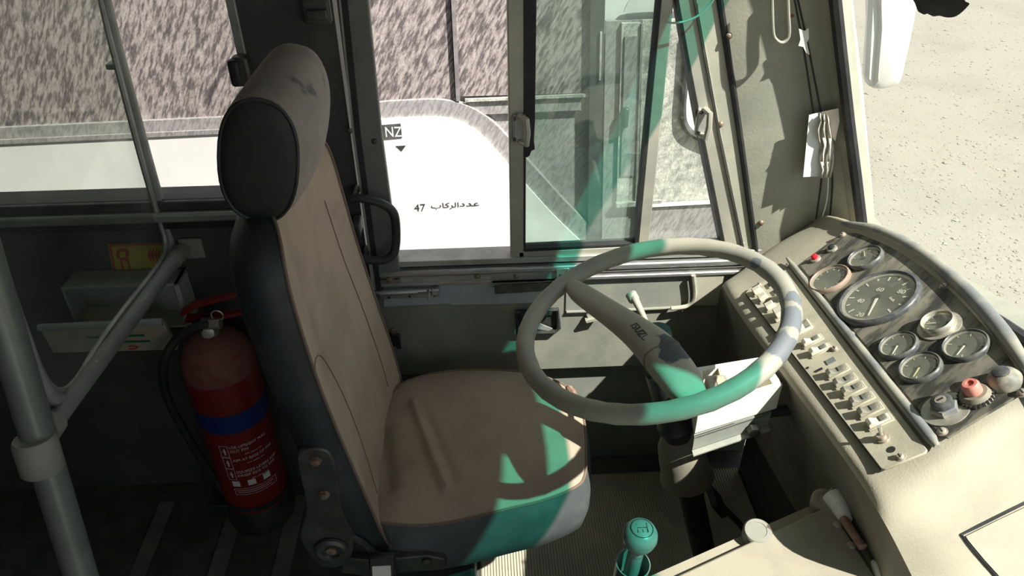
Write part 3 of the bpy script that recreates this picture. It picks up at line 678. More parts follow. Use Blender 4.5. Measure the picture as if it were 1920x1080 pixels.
for k, (b, bi, m, h, d, o) in enumerate(ST):
    B = dp(*b, o-.012); BI = dp(*bi, o-.004); Mi = dp(*m, o-.004); H = dp(*h, o-.004); D = dp(*d, o+.012)
    lip = (B*.75+BI*.25) + DN*.008
    back = D + V((.03,.0,-.05)); bot = back + V((.0,0,-.25))
    f1 = B + V((.012,0,-.03)); f2 = B + V((.06,.0,-.16)); f3 = B + V((.12,0,-.42)) if k < 6 else B + V((.10,0,-.40))
    rows.append([f3, f2, f1, B, lip, BI, (BI+Mi)*.5, Mi, (Mi+H)*.5, H, H+(D-H)*.35+DN*.012, D, back, bot])
for pts5 in ST2:
    B, BI, Mi, H, D = [z_(*q) for q in pts5]
    back = D + V((.05,0,-.02)); bot = back + V((.03,0,-.2))
    rows.append([B+V((.03,.02,-.20)), B+V((.02,.01,-.08)), B+V((.006,.003,-.02)), B, B*.75+BI*.25+V((0,0,.004)), BI, (BI+Mi)*.5, Mi, (Mi+H)*.5, H, H*.6+D*.4, D, back, bot])
end = [p + V((-.002,.012,-.045)) for p in rows[0]]; end2 = [p + V((.02,.02,-.25)) for p in rows[0]]
G = [end2, end, rows[0]] + rows[1:]
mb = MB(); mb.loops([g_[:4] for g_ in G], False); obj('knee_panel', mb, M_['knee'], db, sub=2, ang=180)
obj('sun_stop_panel', MB().bb(.76, .78, .70, 1.52, 0, .72), M_['wall_dark'], db)  # added panel that keeps stray sun out of the footwell
mb = MB(); mb.loops([g_[3:] for g_ in G], False)
bodyo = obj('body', mb, M_['dash'], db, sub=2, ang=180)
# hood ridge
hp_ = cr([(1570,420),(1592,425),(1650,440),(1720,478),(1790,535),(1850,598),(1900,665),(1935,725)], 5)
nh = len(hp_)
obj('hood_ridge', MB().tube([dp(a+8,b-2,.004) for a,b in hp_], [.003+.010*min(1,i/8, (nh-1-i)/8+.1) for i in range(nh)], 12), M_['ridge'], db)
obj('divider_ridge', MB().tube([dp(a,b,.003) for a,b in ((1476,484),(1487,499),(1550,577),(1620,664),(1690,752),(1745,822),(1757,838))], [.003,.007,.008,.009,.009,.009,.004], 10), M_['ridge'], db)
# glove lid on the right with its gap
bpy.context.view_layer.update()
_be = bodyo.evaluated_get(bpy.context.evaluated_depsgraph_get()); _bi = Wm[bodyo].inverted()
def on_dash(a, b, o=0):          # the point of the moulded dashboard met by a line of sight
    hit, p, n, _ = _be.ray_cast(_bi @ CAM, ray(a, b).normalized())
    if not hit: return z_(a, b, .8)
    if n.dot(ray(a, b)) > 0: n = -n
    return Wm[bodyo] @ (p + n*o)
lidq = [(1808,1003),(1866,974),(1925,946),(1990,975),(2040,1010),(1990,1070),(1955,1112),(1876,1082),(1840,1042)]
lq = [on_dash(a, b, .003) for a, b in lidq]; lc = sum(lq, V((0,0,0)))/len(lq); lt_ = on_dash(1910, 1025, .004)
mb = MB(); k = len(lq)
mb.add(lq + [lt_] + [p - DN*.008 for p in lq], [(i, (i+1)%k, k) for i in range(k)] + [(i, (i+1)%k, k+1+(i+1)%k, k+1+i) for i in range(k)])
obj('glove_lid', mb, M_['dash'], db, ang=60)
obj('lid_gap', MB().tube([on_dash(a,b,.0005) for a,b in ((1925,940),(1892,956),(1860,972),(1830,987),(1801,1001),(1815,1019),(1832,1040),(1850,1061),(1870,1084))], .003, 6), M_['rubber'], db)

ip = thing('instrument_panel', dp(1700,640,-.01), 'dusty black instrument panel with seven round gauges', 'instrument panel')
pan = [(1500,499),(1545,466),(1583,438),(1612,440),(1690,466),(1770,530),(1830,587),(1880,650),(1912,706),(1926,736),(1850,780),(1778,824),(1764,820)]
obj('panel_plate', MB().prism([dp(a,b,-.002) for a,b in pan], DN*.004), M_['panel'], ip, bevel=.001)
def gmat(a, b, o=.002): return mat3(E1, E2, DN, dp(a, b, o))
def circle_prof(mb, prof, seg=36, c0=True, c1=True): return mb.lathe((0,0,0), (0,0,1), prof, seg, c0, c1)
def gauge(px, py, hw, bez='bezel', ndl=None, nmat='needle_y', ticks=9, a0=220, a1=-40, high=.006, plate=None, label=None, tlen=.16):
    c = dp(px, py, .002); r = hw/FPX*dep(c)*.98; M = gmat(px, py)
    g = obj('gauge', circle_prof(MB(), [(r*.99,0),(r*.99,high*.6),(r*.80,high*.6)], 40, False, True), M_['face'], ip, M=M)
    if label: g['label'] = label
    # ring
    mb = MB(); P = []
    R_ = [(r*.86,high*.62),(r*.865,high*1.25),(r*.91,high*1.6),(r*.97,high*1.35),(r*1.0,high*.8),(r*1.0,0)]
    obj('bezel', circle_prof(mb, R_, 40, False, False), M_[bez], g, M=M)
    obj('inner_ring', circle_prof(MB(), [(r*.80,high*.63),(r*.80,high*.85),(r*.87,high*1.1),(r*.87,high*.63)], 40, False, False), M_['chrome'], g, M=M)
    tk = MB()
    for i in range(ticks):
        t = math.radians(a0 + (a1-a0)*i/(ticks-1)); u = V((math.cos(t), math.sin(t), 0)); w = V((-u.y, u.x, 0))
        l = tlen if i % 2 == 0 else tlen*.6
        p0 = u*r*.76; p1 = u*r*(.76-l); z = V((0,0,high*.62+.0003)); wd_ = r*.02
        tk.prism([p0-w*wd_+z, p0+w*wd_+z, p1+w*wd_+z, p1-w*wd_+z], (0,0,.0003))
    obj('tick_marks', tk, M_['mark'], g, M=M)
    if ndl is not None:
        t = math.radians(ndl); u = V((math.cos(t), math.sin(t), 0)); w = V((-u.y, u.x, 0)); z = V((0,0,high*.62+.0015)); 
        mb = MB(); mb.prism([w*r*.035+z, -w*r*.035+z, u*r*.68-w*r*.012+z, u*r*.68+w*r*.012+z], (0,0,.0012)); obj('needle', mb, M_[nmat], g, M=M)
        obj('needle_hub', circle_prof(MB(), [(r*.07,high*.62),(r*.07,high*.62+.003),(r*.04,high*.62+.0038)], 14), M_['black'], g, M=M)
    obj('glass', circle_prof(MB(), [(r*.86,high*1.15),(r*.5,high*1.3),(r*.02,high*1.35)], 40, False, True), M_['dial_glass'], g, M=M)
    if plate:
        obj('mount_plate', circle_prof(MB(), [(r*plate,0),(r*plate,.0025),(r*.98,.0025)], 40, False, False), M_['chrome'], g, M=M)
    return g, r, M
def ang(px, py, qx, qy):
    d = dp(qx,qy)-dp(px,py); return math.degrees(math.atan2(d.dot(E2), d.dot(E1)))
gauge(1557,526,40,'bezel_brown', None, ticks=11, high=.006, label='gauge with a brown bezel, left of the speedometer')
gauge(1624,487,34,'bezel', 160, ticks=7, high=.007)
g, r, M = gauge(1648,561,78,'bezel', ang(1648,572,1634,600), 'needle', ticks=13, a0=ang(1648,561,1590,590), a1=ang(1648,561,1590,590)-270, high=.007, label='large speedometer with white needle', tlen=.15)
for s_, a, b in (('20',1612,590),('40',1613,564),('60',1650,543),('80',1690,547)):
    c = dp(a,b,.0070); q = Matrix.Rotation(math.radians(28),4,DN)
    e1 = (q @ E1).normalized(); e2 = DN.cross(e1)
    if e2.x < 0: e2 = -e2
    obj('numeral', xf(text_mb(s_, .016, align='CENTER', ext=.0002), mat3(e1, e2, DN, c-e2*.005)), M_['mark'], g)
obj('numeral', xf(text_mb('km/h', .008, align='CENTER', ext=.0002), mat3(E1, E2, DN, dp(1670,562,.0070))), M_['mark'], g)
gauge(1762,612,31,'chrome', 230, 'needle', ticks=12, a0=90, a1=-240, high=.010, plate=1.28, label='raised clock on a round plate')
gauge(1686,651,37,'bezel', ang(1686,651,1676,668), 'needle', ticks=7, high=.006)
gauge(1812,651,43,'bezel', ang(1812,655,1800,670), 'needle', ticks=7, high=.006)
gauge(1727,692,40,'bezel', ang(1727,694,1717,710), 'needle_y', ticks=7, high=.006)
def dscrew(a, b, o=.002, parent=None, r=.0062, m='screw'):
    M = gmat(a,b,o); s_ = obj('screw', circle_prof(MB(), [(r*1.3,0),(r*1.3,.0012),(r,.0015),(r,.004),(r*.7,.0055)], 14, False, True), M_[m], parent or ip, M=M)
    obj('slot', MB().box((0,0,.0055), (r*1.5,.0012,.0012)), M_['black'], s_, M=M)
for a,b in ((1580,441),(1478,499),(1770,538),(1595,628),(1767,810),(1918,738)): dscrew(a,b)
def knob(name, a, b, prof, m, o=.002, parent=None, seg=28, label=None):
    k = obj(name, circle_prof(MB(), prof, seg, False, True), M_[m], parent or ip, M=gmat(a,b,o))
    if label: k['label'] = label
    return k
k = knob('indicator_lamp', 1530,487, [(.011,0),(.011,.004),(.008,.005)], 'chrome', label='red indicator lamp')
obj('lens', circle_prof(MB(), [(.007,.004),(.007,.011),(.004,.014)], 16, False, True), M_['red'], k, M=gmat(1530,487))
k = knob('indicator_lamp', 1561,468, [(.011,0),(.011,.004),(.008,.005)], 'chrome', label='black indicator lamp')
obj('lens', circle_prof(MB(), [(.007,.004),(.007,.010),(.004,.012)], 16, False, True), M_['black'], k, M=gmat(1561,468))
k = knob('ignition_plate', 1773,768, [(.034,0),(.034,.002),(.022,.0025)], 'chrome', label='round silver ignition plate')
obj('lock_barrel', circle_prof(MB(), [(.021,.002),(.021,.010),(.019,.012)], 6, False, True), M_['ridge'], k, M=gmat(1773,768))
obj('lock_face', circle_prof(MB(), [(.0155,.010),(.0155,.020),(.013,.022)], 24, False, True), M_['bezel'], k, M=gmat(1773,768))
obj('key_slot', circle_prof(MB(), [(.008,.022),(.008,.0225)], 18, False, True), M_['screw'], k, M=gmat(1773,768))
obj('slot_hole', MB().box((0,0,.0226), (.003,.009,.001)), M_['rubber'], k, M=gmat(1773,768))
k = knob('push_button', 1831,745, [(.024,0),(.024,.004),(.021,.008),(.018,.013)], 'boot', label='pinkish red push button on a knurled collar')
mb = MB()
for i in range(26):
    t = 2*math.pi*i/26; mb.box((.0235*math.cos(t), .0235*math.sin(t), .004), (.003,.003,.006))
obj('knurling', mb, M_['black'], k, M=gmat(1831,745))
obj('button_cap', circle_prof(MB(), [(.0125,.012),(.0125,.026),(.010,.030),(.006,.030),(.006,.027)], 24, False, True), M_['pink'], k, M=gmat(1831,745))
k = knob('rotary_knob', 1885,716, [(.024,0),(.0235,.006),(.019,.014),(.012,.020)], 'btn_dark', label='grey conical knob at the panel corner')
obj('knob_cap', circle_prof(MB(), [(.011,.019),(.011,.023),(.009,.024)], 20, False, True), M_['bezel'], k, M=gmat(1885,716))

# switch panel
sp = thing('switch_panel', dp(1570,700,-.01), 'dusty beige switch panel with rows of rocker switches', 'switch panel')
obj('panel_plate', MB().prism([dp(a,b,-.001) for a,b in ((1399,552),(1406,543),(1476,507),(1484,508),(1740,846),(1736,852),(1664,882),(1654,882))], DN*.004), M_['swpanel'], sp, bevel=.001)
obj('panel_gap', MB().tube([dp(a,b,.001) for a,b in ((1399,552),(1520,707),(1654,882))], .0022, 6), M_['rubber'], sp)
def switch(a, b, lx=.016, ly=.036, m='btn_dark', hump=1, hz=.010):
    M = gmat(a, b, .003)
    s_ = obj('rocker_switch', MB().box((0,0,.0015), (lx+.005, ly+.005, .003)), M_['swpanel'], sp, M=M, bevel=.001)
    P = [(-lx/2,-ly/2,.003),(lx/2,-ly/2,.003),(lx/2,ly/2,.003),(-lx/2,ly/2,.003)]
    mb = MB(); h = lx/2
    prof = [(-ly/2,.003),(-ly/2+.001,hz),(-ly/2+.007,hz+.002),(-ly*.08,.006),(ly/2-.002,.005),(ly/2,.003)]
    mb.prism([V((-h,y,z)) for y,z in prof], (2*h,0,0)); obj('rocker', mb, M_[m], s_, M=M, bevel=.0008)
    obj('rocker_window', MB().box((0, ly*.22, .0062), (lx*.7, ly*.32, .002)), M_['btn_dark'], s_, M=M, bevel=.0005)
for a,b in ((1524,641),(1538,658)): switch(a,b,m='btn')
for a,b in ((1571,698),(1585,716),(1600,732),(1616,751),(1632,771)): switch(a,b)
switch(1649,792,m='btn')
for a,b,dk in ((1422,549,0),(1433,562,0),(1446,578,0),(1449,533,1),(1460,546,1),(1468,558,0)):
    M = gmat(a,b,.003); s_ = obj('push_switch', MB().box((0,0,.0015), (.021,.024,.003)), M_['swpanel'], sp, M=M, bevel=.001)
    obj('key_cap' if not dk else 'key_hole', MB().box((0,0,.008 if not dk else .0032), (.016,.019,.013 if not dk else .001)), M_['btn'] if not dk else M_['rubber'], s_, M=M, bevel=.002 if not dk else 0)
for a,b in ((1468,590),(1503,617)):
    M = gmat(a,b,.003); s_ = obj('slide_switch', MB().box((0,0,.003), (.034,.040,.006)), M_['btn'], sp, M=M, bevel=.002)
    obj('slider', MB().box((0,-.004,.011), (.026,.020,.012)), M_['btn'], s_, M=M, bevel=.002)
    obj('slider_window', MB().box((0,.012,.0065), (.026,.010,.002)), M_['btn_dark'], s_, M=M)
M = gmat(1552,680,.003); obj('blank_slot', MB().box((0,.006,.0005), (.014,.016,.002)), M_['ridge'], sp, M=M); 
M = gmat(1536,694,.003); obj('blank_slot', MB().box((0,0,.0005), (.005,.013,.002)), M_['rubber'], sp, M=M)
for a,b,r in ((1671,843,.0062),(1514,690,.003)): obj('hole', circle_prof(MB(), [(r,0),(r,.0006)], 16, False, True), M_['rubber'], sp, M=gmat(a,b,.003))
t_ = obj('toggle_switch', circle_prof(MB(), [(.010,0),(.010,.003),(.007,.004),(.007,.010)], 12, False, True), M_['screw'], sp, M=gmat(1656,823,.003))
obj('toggle_bat', MB().tube([(0,0,.008),(-.001,.004,.024)], [.0025,.0035], 8), M_['chrome'], t_, M=gmat(1656,823,.003))
for a,b in ((1689,858),(1566,655),(1424,535)): dscrew(a,b,.003,sp,.0055)

# ================================================================== STEERING
CW = V((.311,1.087,.92)); WN = V((-.265,.03,.96)).normalized(); RW = .2425
wa, wb, _ = frame(WN, V((0,1,0)))
sw = thing('steering_wheel', CW - WN*.12, 'large dusty two-spoke steering wheel with pad bar', 'steering wheel')
wo = CW - WN*.12
M_['wheel'] = mat('wheel_plastic', (.30,.295,.25), (.38,.365,.29), .55, scale=7, spots=[(pl(a,b,CW+WN*.012,WN)-wo, r_, (.15,.165,.18)) for a,b,r_ in ((1484,600,.028),(1466,648,.030),(1412,494,.014),(1490,560,.016))])
M_['pad'] = mat('wheel_pad_dusty', (.46,.43,.34), (.40,.375,.30), .7, scale=8, spots=[(pl(a,b,CW+WN*.045,WN)-wo, r_, (.10,.11,.12)) for a,b,r_ in ((1268,650,.030),(1258,640,.022))])
mb = MB(); N = 72
mb.tube([CW + (wa*math.cos(2*math.pi*i/N)+wb*math.sin(2*math.pi*i/N))*RW for i in range(N)], [.0178+.0006*math.sin(i*9) for i in range(N)], 12, closed=True, up=WN)
obj('rim', mb, M_['wheel'], sw)
def wp(a, b, o=0): return pl(a, b, CW+WN*o, WN)
bar = [((1066,532),.012,-.004,.012),((1086,548),.021,.000,.015),((1112,566),.0235,.003,.017),((1150,592),.0245,.008,.020),((1192,622),.028,.016,.023),((1228,653),.033,.022,.025),((1256,686),.034,.018,.025),((1284,722),.031,.008,.022),((1304,750),.022,-.004,.014),((1318,764),.012,-.008,.009)]
bs = cr([(p[0],p[1],w,o,h) for p,w,o,h in bar], 4); R = []
pts = [wp(q[0],q[1],q[3]) for q in bs]
for i, q in enumerate(bs):
    d = (pts[min(i+1,len(pts)-1)]-pts[max(i-1,0)]).normalized(); c = d.cross(WN).normalized()
    w, h = q[2], q[4]; ring = []
    for k in range(18):
        t = 2*math.pi*k/18; cx, sx = math.cos(t), math.sin(t)
        ring.append(pts[i] + c*w*(abs(cx)**.6)*(1 if cx >= 0 else -1) + WN*h*(abs(sx)**.7)*(1 if sx >= 0 else -1))
    R.append(ring)
mb = MB(); mb.loops(R, True, True, True); obj('pad_bar', mb, M_['pad'], sw, ang=60)
js = min(range(len(bs)), key=lambda i: abs(bs[i][0]-1240)+abs(bs[i][1]-665))
mb = MB(); mb.tube([p + (p-pts[js])*.012 for p in R[js]], .0012, 5, closed=True); obj('pad_seam', mb, M_['seam'], sw)
d = (wp(1240,660,.06)-wp(1205,620,.06)).normalized(); c = WN.cross(d).normalized()
if c.x < 0: c = -c
nn = d.cross(c).normalized()
i0 = min(range(len(bs)), key=lambda i: abs(bs[i][0]-1214)); p0 = max(R[i0], key=lambda p: (p-pts[i0]).dot(WN))
tm = text_mb('ISUZU', .020, ext=.0006, align='CENTER')
obj('letters', xf(tm, mat3(d, c, nn if nn.z > 0 else -nn, p0 - c*.004 + WN*.0018 + d*.004)), M_['black'], sw)
sl = thing('steering_column', CW - WN*.95 + V((0,0,.02)), 'dark steering column with a dusty bell-shaped cover', 'steering column')
mb = MB(); mb.lathe(CW, -WN, [(.030,.03),(.030,.12),(.036,.125),(.034,.20),(.034,.27),(.038,.275),(.037,.285),(.028,.29),(.026,.86)], 24); obj('shroud', mb, M_['black'], sl)
mb = MB(); mb.lathe(CW, -WN, [(.024,.305),(.036,.312),(.046,.335),(.050,.37),(.0525,.41),(.056,.425),(.0575,.432),(.054,.432),(.049,.41)], 32, True, False); obj('bell_cover', mb, M_['boot'], sl)
mb = MB(); mb.tube([CW-WN*.14, CW-WN*.14+V((0,.06,0.0)), y_(1206,592,1.26), y_(1188,556,1.31)], [.008,.008,.0065,.009], 10)
st = obj('signal_stalk', mb, M_['stalk'], label='slim indicator stalk with a thick tip behind the wheel', cat='lever')
p = y_(1181,548,1.32); q = y_(1191,566,1.305)
obj('tip', MB().tube([q, q+(p-q)*.2, p-(p-q)*.15, p], [.0095,.0125,.0125,.009], 12), M_['stalk'], st)

# ================================================================== WHITE TRAY BOX under the wheel
zt_ = .80
FL, FR, BR, BL = z_(1310,768,zt_), z_(1468,721,zt_), z_(1432,668,zt_), z_(1298,690,zt_)
tbx = thing('tray_box', (FL+FR+BR+BL)/4 - V((0,0,.09)), 'white open wooden tray box beside the steering column', 'box')
hgt = .062; th = .013; cc = (FL+FR+BR+BL)/4
inn = [p + (cc-p).normalized()*th*1.5 for p in (FL,FR,BR,BL)]
oo = [FL,FR,BR,BL]
for i in range(4):
    j = (i+1) % 4
    obj('side_board', MB().prism([oo[i],oo[j],inn[j],inn[i]], (0,0,-hgt)), M_['white'], tbx, bevel=.0015)
obj('bottom_board', MB().prism([p-V((0,0,.045)) for p in inn], (0,0,-.01)), M_['box_inner'], tbx)
obj('divider', MB().prism([inn[0]*.72+inn[1]*.28, inn[0]*.68+inn[1]*.32, inn[3]*.68+inn[2]*.32, inn[3]*.72+inn[2]*.28], (0,0,-.045)), M_['box_inner'], tbx)
la = inn[0]*.55+inn[3]*.45
ash = obj('ashtray', MB().box(la + V((.030,.004,-.004)), (.040,.052,.022)), M_['chrome'], tbx, bevel=.003)
obj('ash_opening', MB().box(la + V((.034,.006,.0075)), (.016,.032,.002)), M_['box_inner'], ash)
br = thing('box_bracket', cc-V((0,0,.16)), 'grey metal angle bracket carrying the white tray box', 'bracket')
bl = [FL+V((.0,-.004,-.066)), FR+V((-.01,-.004,-.066)), BR+V((0,0,-.066)), BL+V((0,0,-.066))]
obj('shelf', MB().prism(bl, (0,0,-.006)), M_['lower'], br)
obj('front_flange', MB().prism([bl[0], bl[1], bl[1]+V((0,0,-.035)), bl[0]+V((0,0,-.035))], (0,.004,0)), M_['lower'], br, bevel=.001)
obj('lip', MB().prism([bl[0]+V((0,0,-.035)), bl[1]+V((0,0,-.035)), bl[1]+V((0,-.012,-.037)), bl[0]+V((0,-.012,-.037))], (0,0,-.003)), M_['lower'], br)
pb = bl[1]*.75+bl[0]*.25 + V((0,-.008,-.02))
obj('nut', MB().lathe(pb, (0,-1,0), [(.012,0),(.012,.014),(.008,.016)], 6), M_['steel'], br)
obj('stay', MB().tube([bl[1]+V((0,.03,-.03)), bl[1]+V((.12,.06,-.05))], .012, 8), M_['steel'], br)

# pedals and dark hardware in the footwell
for k,(x,y,lab) in enumerate(((.62,1.28,'dark clutch pedal in the shadowed footwell nearest the door'),(.64,1.08,'dark brake pedal in the shadowed footwell by the engine cover'))):
    pd = thing('foot_pedal', (x,y,0), lab, 'pedal', 'foot pedals')
    obj('pad', MB().box((x-.02,y,.16), (.02,.07,.06), Matrix.Rotation(math.radians(-35),3,'Y')), M_['rubber'], pd, bevel=.004)
    obj('arm', MB().tube([(x-.01,y,.15),(x+.06,y,.06),(x+.10,y,.0)], .009, 8), M_['steel'], pd)

# ribbed rubber mat
mb = MB(); x0, x1, y0, y1 = -.03, .755, .985, WY-.045; npz = 100; rows = [[], []]
for i in range(npz+1):
    x = x0+(x1-x0)*i/npz
    for t, z in ((0,.004),(.35,.004),(.4,.0075),(.9,.0075)):
        xx = min(x1, x + t*(x1-x0)/npz); rows[0].append(V((xx,y0,z))); rows[1].append(V((xx,y1,z)))
mb.loops(rows, False)
P = [(x0,y0,.001),(x1,y0,.001),(x1,y1,.001),(x0,y1,.001)]; mb.prism(P, (0,0,.002))
obj('rubber_mat', mb, M_['mat'], label='ribbed rubber mat on the floor around the gear lever', cat='floor mat', ang=20)

# ================================================================== ENGINE COVER
zc = .70
c0, c1, c2 = z_(1556,946,zc), z_(1262,1082,zc), z_(1642,1082,zc)
ec = thing('engine_cover', V((.55,.6,0)), 'dusty beige engine cover box beside the gear lever', 'engine cover')
ux = (c0-c1).normalized(); vx = (c2-c0).normalized()
far1 = c1 - ux*.15; far2 = c0 + vx*.45; far3 = far1 + vx*.45
obj('lid', MB().prism([c0, far1, far3, far2], (0,0,-.014)), M_['cover'], ec, bevel=.004)
s0 = c0 + V((.02,.035,-.03)); s1 = far1 + V((-.01,.03,-.03)); 
obj('side_skirt', MB().prism([s0, s1, V((s1.x,s1.y,.0)), V((s0.x,s0.y,.0))], (.012,-.02,0)), M_['cover'], ec)
obj('rim_flange', MB().prism([s0, s1, s1+V((.01,-.05,0)), s0+V((.0,-.05,0))], (0,0,.006)), M_['cover'], ec)
obj('base_body', MB().prism([s0+V((0,-.05,-.02)), s1+V((0,-.05,-.02)), far3+V((0,0,-.05)), far2+V((0,0,-.05))], (0,0,-.62)), M_['steel'], ec)
for a,b in ((1421,994),(1549,936)):
    p = z_(a,b,zc+.005); k = obj('stud_cap', MB().lathe(p, (-.1,-.15,1), [(.024,-.02),(.024,-.004),(.021,0),(.015,.0005),(.015,-.0005)], 26), M_['clamp'] if a < 1500 else M_['cover'], ec)
for a,b in ((1597,1022),(1570,984)):
    obj('screw', MB().lathe(z_(a,b,zc), (0,0,1), [(.007,0),(.006,.002),(.003,.003)], 12), M_['screw'], ec)
obj('hinge_tape', MB().tube([z_(a,b,zc+.008) for a,b in ((1562,930),(1578,955),(1586,975))], [.019,.016,.011], 12), M_['tape'], ec)
obj('hinge_rod', MB().tube([z_(a,b,zc+.012) for a,b in ((1580,972),(1600,1000),(1618,1026))], .0075, 10), M_['rust'], ec)
q = [z_(a,b,zc-.01) for a,b in ((1574,900),(1592,900),(1640,962),(1640,973),(1628,980),(1668,1030),(1720,1110),(1665,1110),(1600,1010),(1545,925))]
fp = obj('floor_plate', MB().prism(q, (0,0,-.01)), M_['cover'], label='screwed beige plate between engine cover and dashboard', cat='plate', bevel=.002)
for a,b in ((1597,909),(1646,982)): obj('screw', MB().lathe(z_(a,b,zc-.01), (0,0,1), [(.009,0),(.008,.003),(.004,.004)], 12), M_['screw'], fp)
obj('plate_gap', MB().tube([z_(a,b,zc-.009) for a,b in ((1576,902),(1600,940),(1632,990),(1662,1034))], .003, 6), M_['rust'], fp)
obj('torn_foam', MB().tube([z_(a,b,zc+.0) for a,b in ((1636,1052),(1645,1062),(1650,1072),(1652,1084))], [.004,.009,.010,.008], 7), M_['tape'], fp)
# box under that plate down to the floor
mb = MB(); q2 = [p+V((0,0,-.012)) for p in q]; mb.prism([q2[0],q2[3],q2[6],q2[7],q2[9]], (0,0,-.66)); obj('plate_support', mb, M_['steel'], fp)

# ================================================================== GEAR LEVER
gk = z_(1200,1006,.74); rk = 33/FPX*dep(gk)
gl = thing('gear_lever', V((gk.x-.02, gk.y+.02, 0)), 'gear lever with round teal-lit knob in a cup', 'gear lever')
ax = V((.05,-.06,1)).normalized()
obj('knob', MB().lathe(gk, ax, [(rk*.30,-rk*1.15),(rk*.62,-rk*.85),(rk*.9,-rk*.45),(rk,0),(rk*.96,rk*.35),(rk*.80,rk*.66),(rk*.55,rk*.80),(rk*.25,rk*.86),(rk*.02,rk*.87)], 32), M_['knob'], gl)
obj('knob_ring', MB().lathe(gk, ax, [(rk*.62,rk*.775),(rk*.64,rk*.80),(rk*.60,rk*.805)], 32, False, False), M_['black'], gl)
mb = MB()
for x in (-.4,0,.4): mb.tube([gk+ax*rk*.84+V((x*rk*.7,-rk*.3,0)), gk+ax*rk*.84+V((x*rk*.7,rk*.3,0))], .0008, 5)
mb.tube([gk+ax*rk*.87+V((-.28*rk,0,0)), gk+ax*rk*.87+V((.28*rk,0,0))], .0008, 5)
obj('shift_pattern', mb, M_['black'], gl)
ctr = gk-ax*rk*1.15
obj('shaft', MB().tube([ctr+ax*.005, ctr-ax*.10, ctr-ax*.68], [.013,.013,.010], 12), M_['knob'], gl)
obj('collar', MB().lathe(ctr, ax, [(.011,-.015),(.013,-.012),(.013,-.004),(.010,0)], 16), M_['chrome'], gl)
cupc = ctr - ax*.055
obj('cup', MB().lathe(cupc, ax, [(.024,-.12),(.027,-.05),(.029,.012),(.0275,.012),(.025,-.05)], 26, True, False), M_['knob'], gl)

# ================================================================== DRIVER SEAT
ds = thing('driver_seat', (-.02,1.2,0), 'beige and dark vinyl driver seat with headrest', 'seat')
op = [(688,972),(740,984),(800,986),(870,975),(950,955),(1020,938),(1078,914),(1096,893),(1099,850),(1096,795),(1085,748),(1060,724),(1010,704),(940,695),(860,695),(790,706),(745,728),(715,780),(700,850),(688,915)]
Q = [z_(a,b,.50) for a,b in cr(op, 9, True)]; cq = sum(Q, V((0,0,0)))/len(Q)
folds = [((774,750),(806,840),(836,915),.012,.009),((716,800),(722,850),(728,905),-.012,.018),((800,780),(830,850),(850,900),-.006,.012)]
FLD = []
for a,b,c_,h,w in folds: FLD.append(([z_(x,y,.53) for x,y in cr([a,b,c_],6)], h, w))
def foldz(p):
    s = 0
    for P, h, w in FLD:
        d2 = 9
        for a, b in zip(P, P[1:]):
            ab = V((b.x-a.x, b.y-a.y)); ap_ = V((p.x-a.x, p.y-a.y)); t = max(0, min(1, ap_.dot(ab)/ab.dot(ab))); d2 = min(d2, (ap_-ab*t).length)
        s += h*math.exp(-(d2/w)**2)
    return s
rg = []
for i in range(44):
    s = 1-i/44; ring = []
    for p in Q:
        e = cq + (p-cq)*s; e.z = .50 + .034*(1-s**4) + .006*math.sin(e.x*14+1)*(1-s)
        e.z += foldz(e) if s < .97 else 0
        ring.append(e)
    rg.append(ring)
mb = MB(); mb.loops(rg, True, False, True); obj('seat_cover', mb, M_['fabric2'], ds, ang=80)
def outset(d, z): 
    R = []
    for p in Q:
        v = (p-cq); v.z = 0; v.normalize(); e = p + v*d; e.z = z; R.append(e)
    return R
mb = MB(); mb.loops([outset(-.05,.335), outset(-.012,.338), outset(.006,.36), outset(.014,.40), outset(.014,.44), outset(.006,.48), outset(0,.501)], True, True, False)
obj('seat_skirt', mb, M_['vinyl_grey'], ds, ang=80)
mb = MB(); mb.tube([p+V((0,0,.001)) for p in Q], .003, 6, closed=True); obj('piping', mb, M_['seam'], ds)
# torn front corner of the cushion
obj('torn_edge', MB().tube([z_(a,b,.507) for a,b in cr([(1064,724),(1074,736),(1082,752),(1086,766)],4)], [.003,.006,.009,.008,.010,.008,.009,.010,.008,.006,.007,.005,.003], 7), M_['rust'], ds)
# backrest
YC = 1.2
LV = [(.43,-.212,.215,.085),(.47,-.217,.233,.095),(.53,-.225,.243,.098),(.60,-.235,.247,.098),(.70,-.252,.247,.097),(.80,-.268,.247,.096),(.90,-.283,.246,.096),(1.0,-.294,.243,.096),(1.08,-.302,.236,.093),(1.13,-.307,.222,.088),(1.158,-.312,.20,.078),(1.176,-.322,.17,.056),(1.183,-.336,.14,.028)]
LV = cr(LV, 3)
def front(u, z, xf_, w): return V((xf_ - .016*(1-u*u) + .006*(abs(u)**6), YC+u*w, z))
fr_, bk_, = [], []
for z, xf_, w, t in LV:
    fr_.append([front(-1+2*k/20, z, xf_, w) for k in range(21)])
    a = front(1, z, xf_, w); b = front(-1, z, xf_, w)
    rd = min(.012, w*.1)
    bk_.append([a, a+V((-t*.2,rd,0)), a+V((-t*.5,rd*1.1,0)), a+V((-t*.85,0,0)), V((xf_-t, YC+w*.82, z)), V((xf_-t-.008, YC+w*.4, z)), V((xf_-t-.01, YC, z)), V((xf_-t-.008, YC-w*.4, z)), V((xf_-t, YC-w*.82, z)), b+V((-t*.85,0,0)), b+V((-t*.5,-rd*1.1,0)), b+V((-t*.2,-rd,0)), b])
mb = MB(); mb.loops(fr_, False); obj('backrest_front', mb, M_['fabric'], ds, ang=80)
mb = MB(); mb.loops(bk_, False); n = len(bk_); k = len(bk_[0])
mb.f.append(tuple(range((n-1)*k, n*k))); mb.f.append(tuple(range(k-1,-1,-1)))
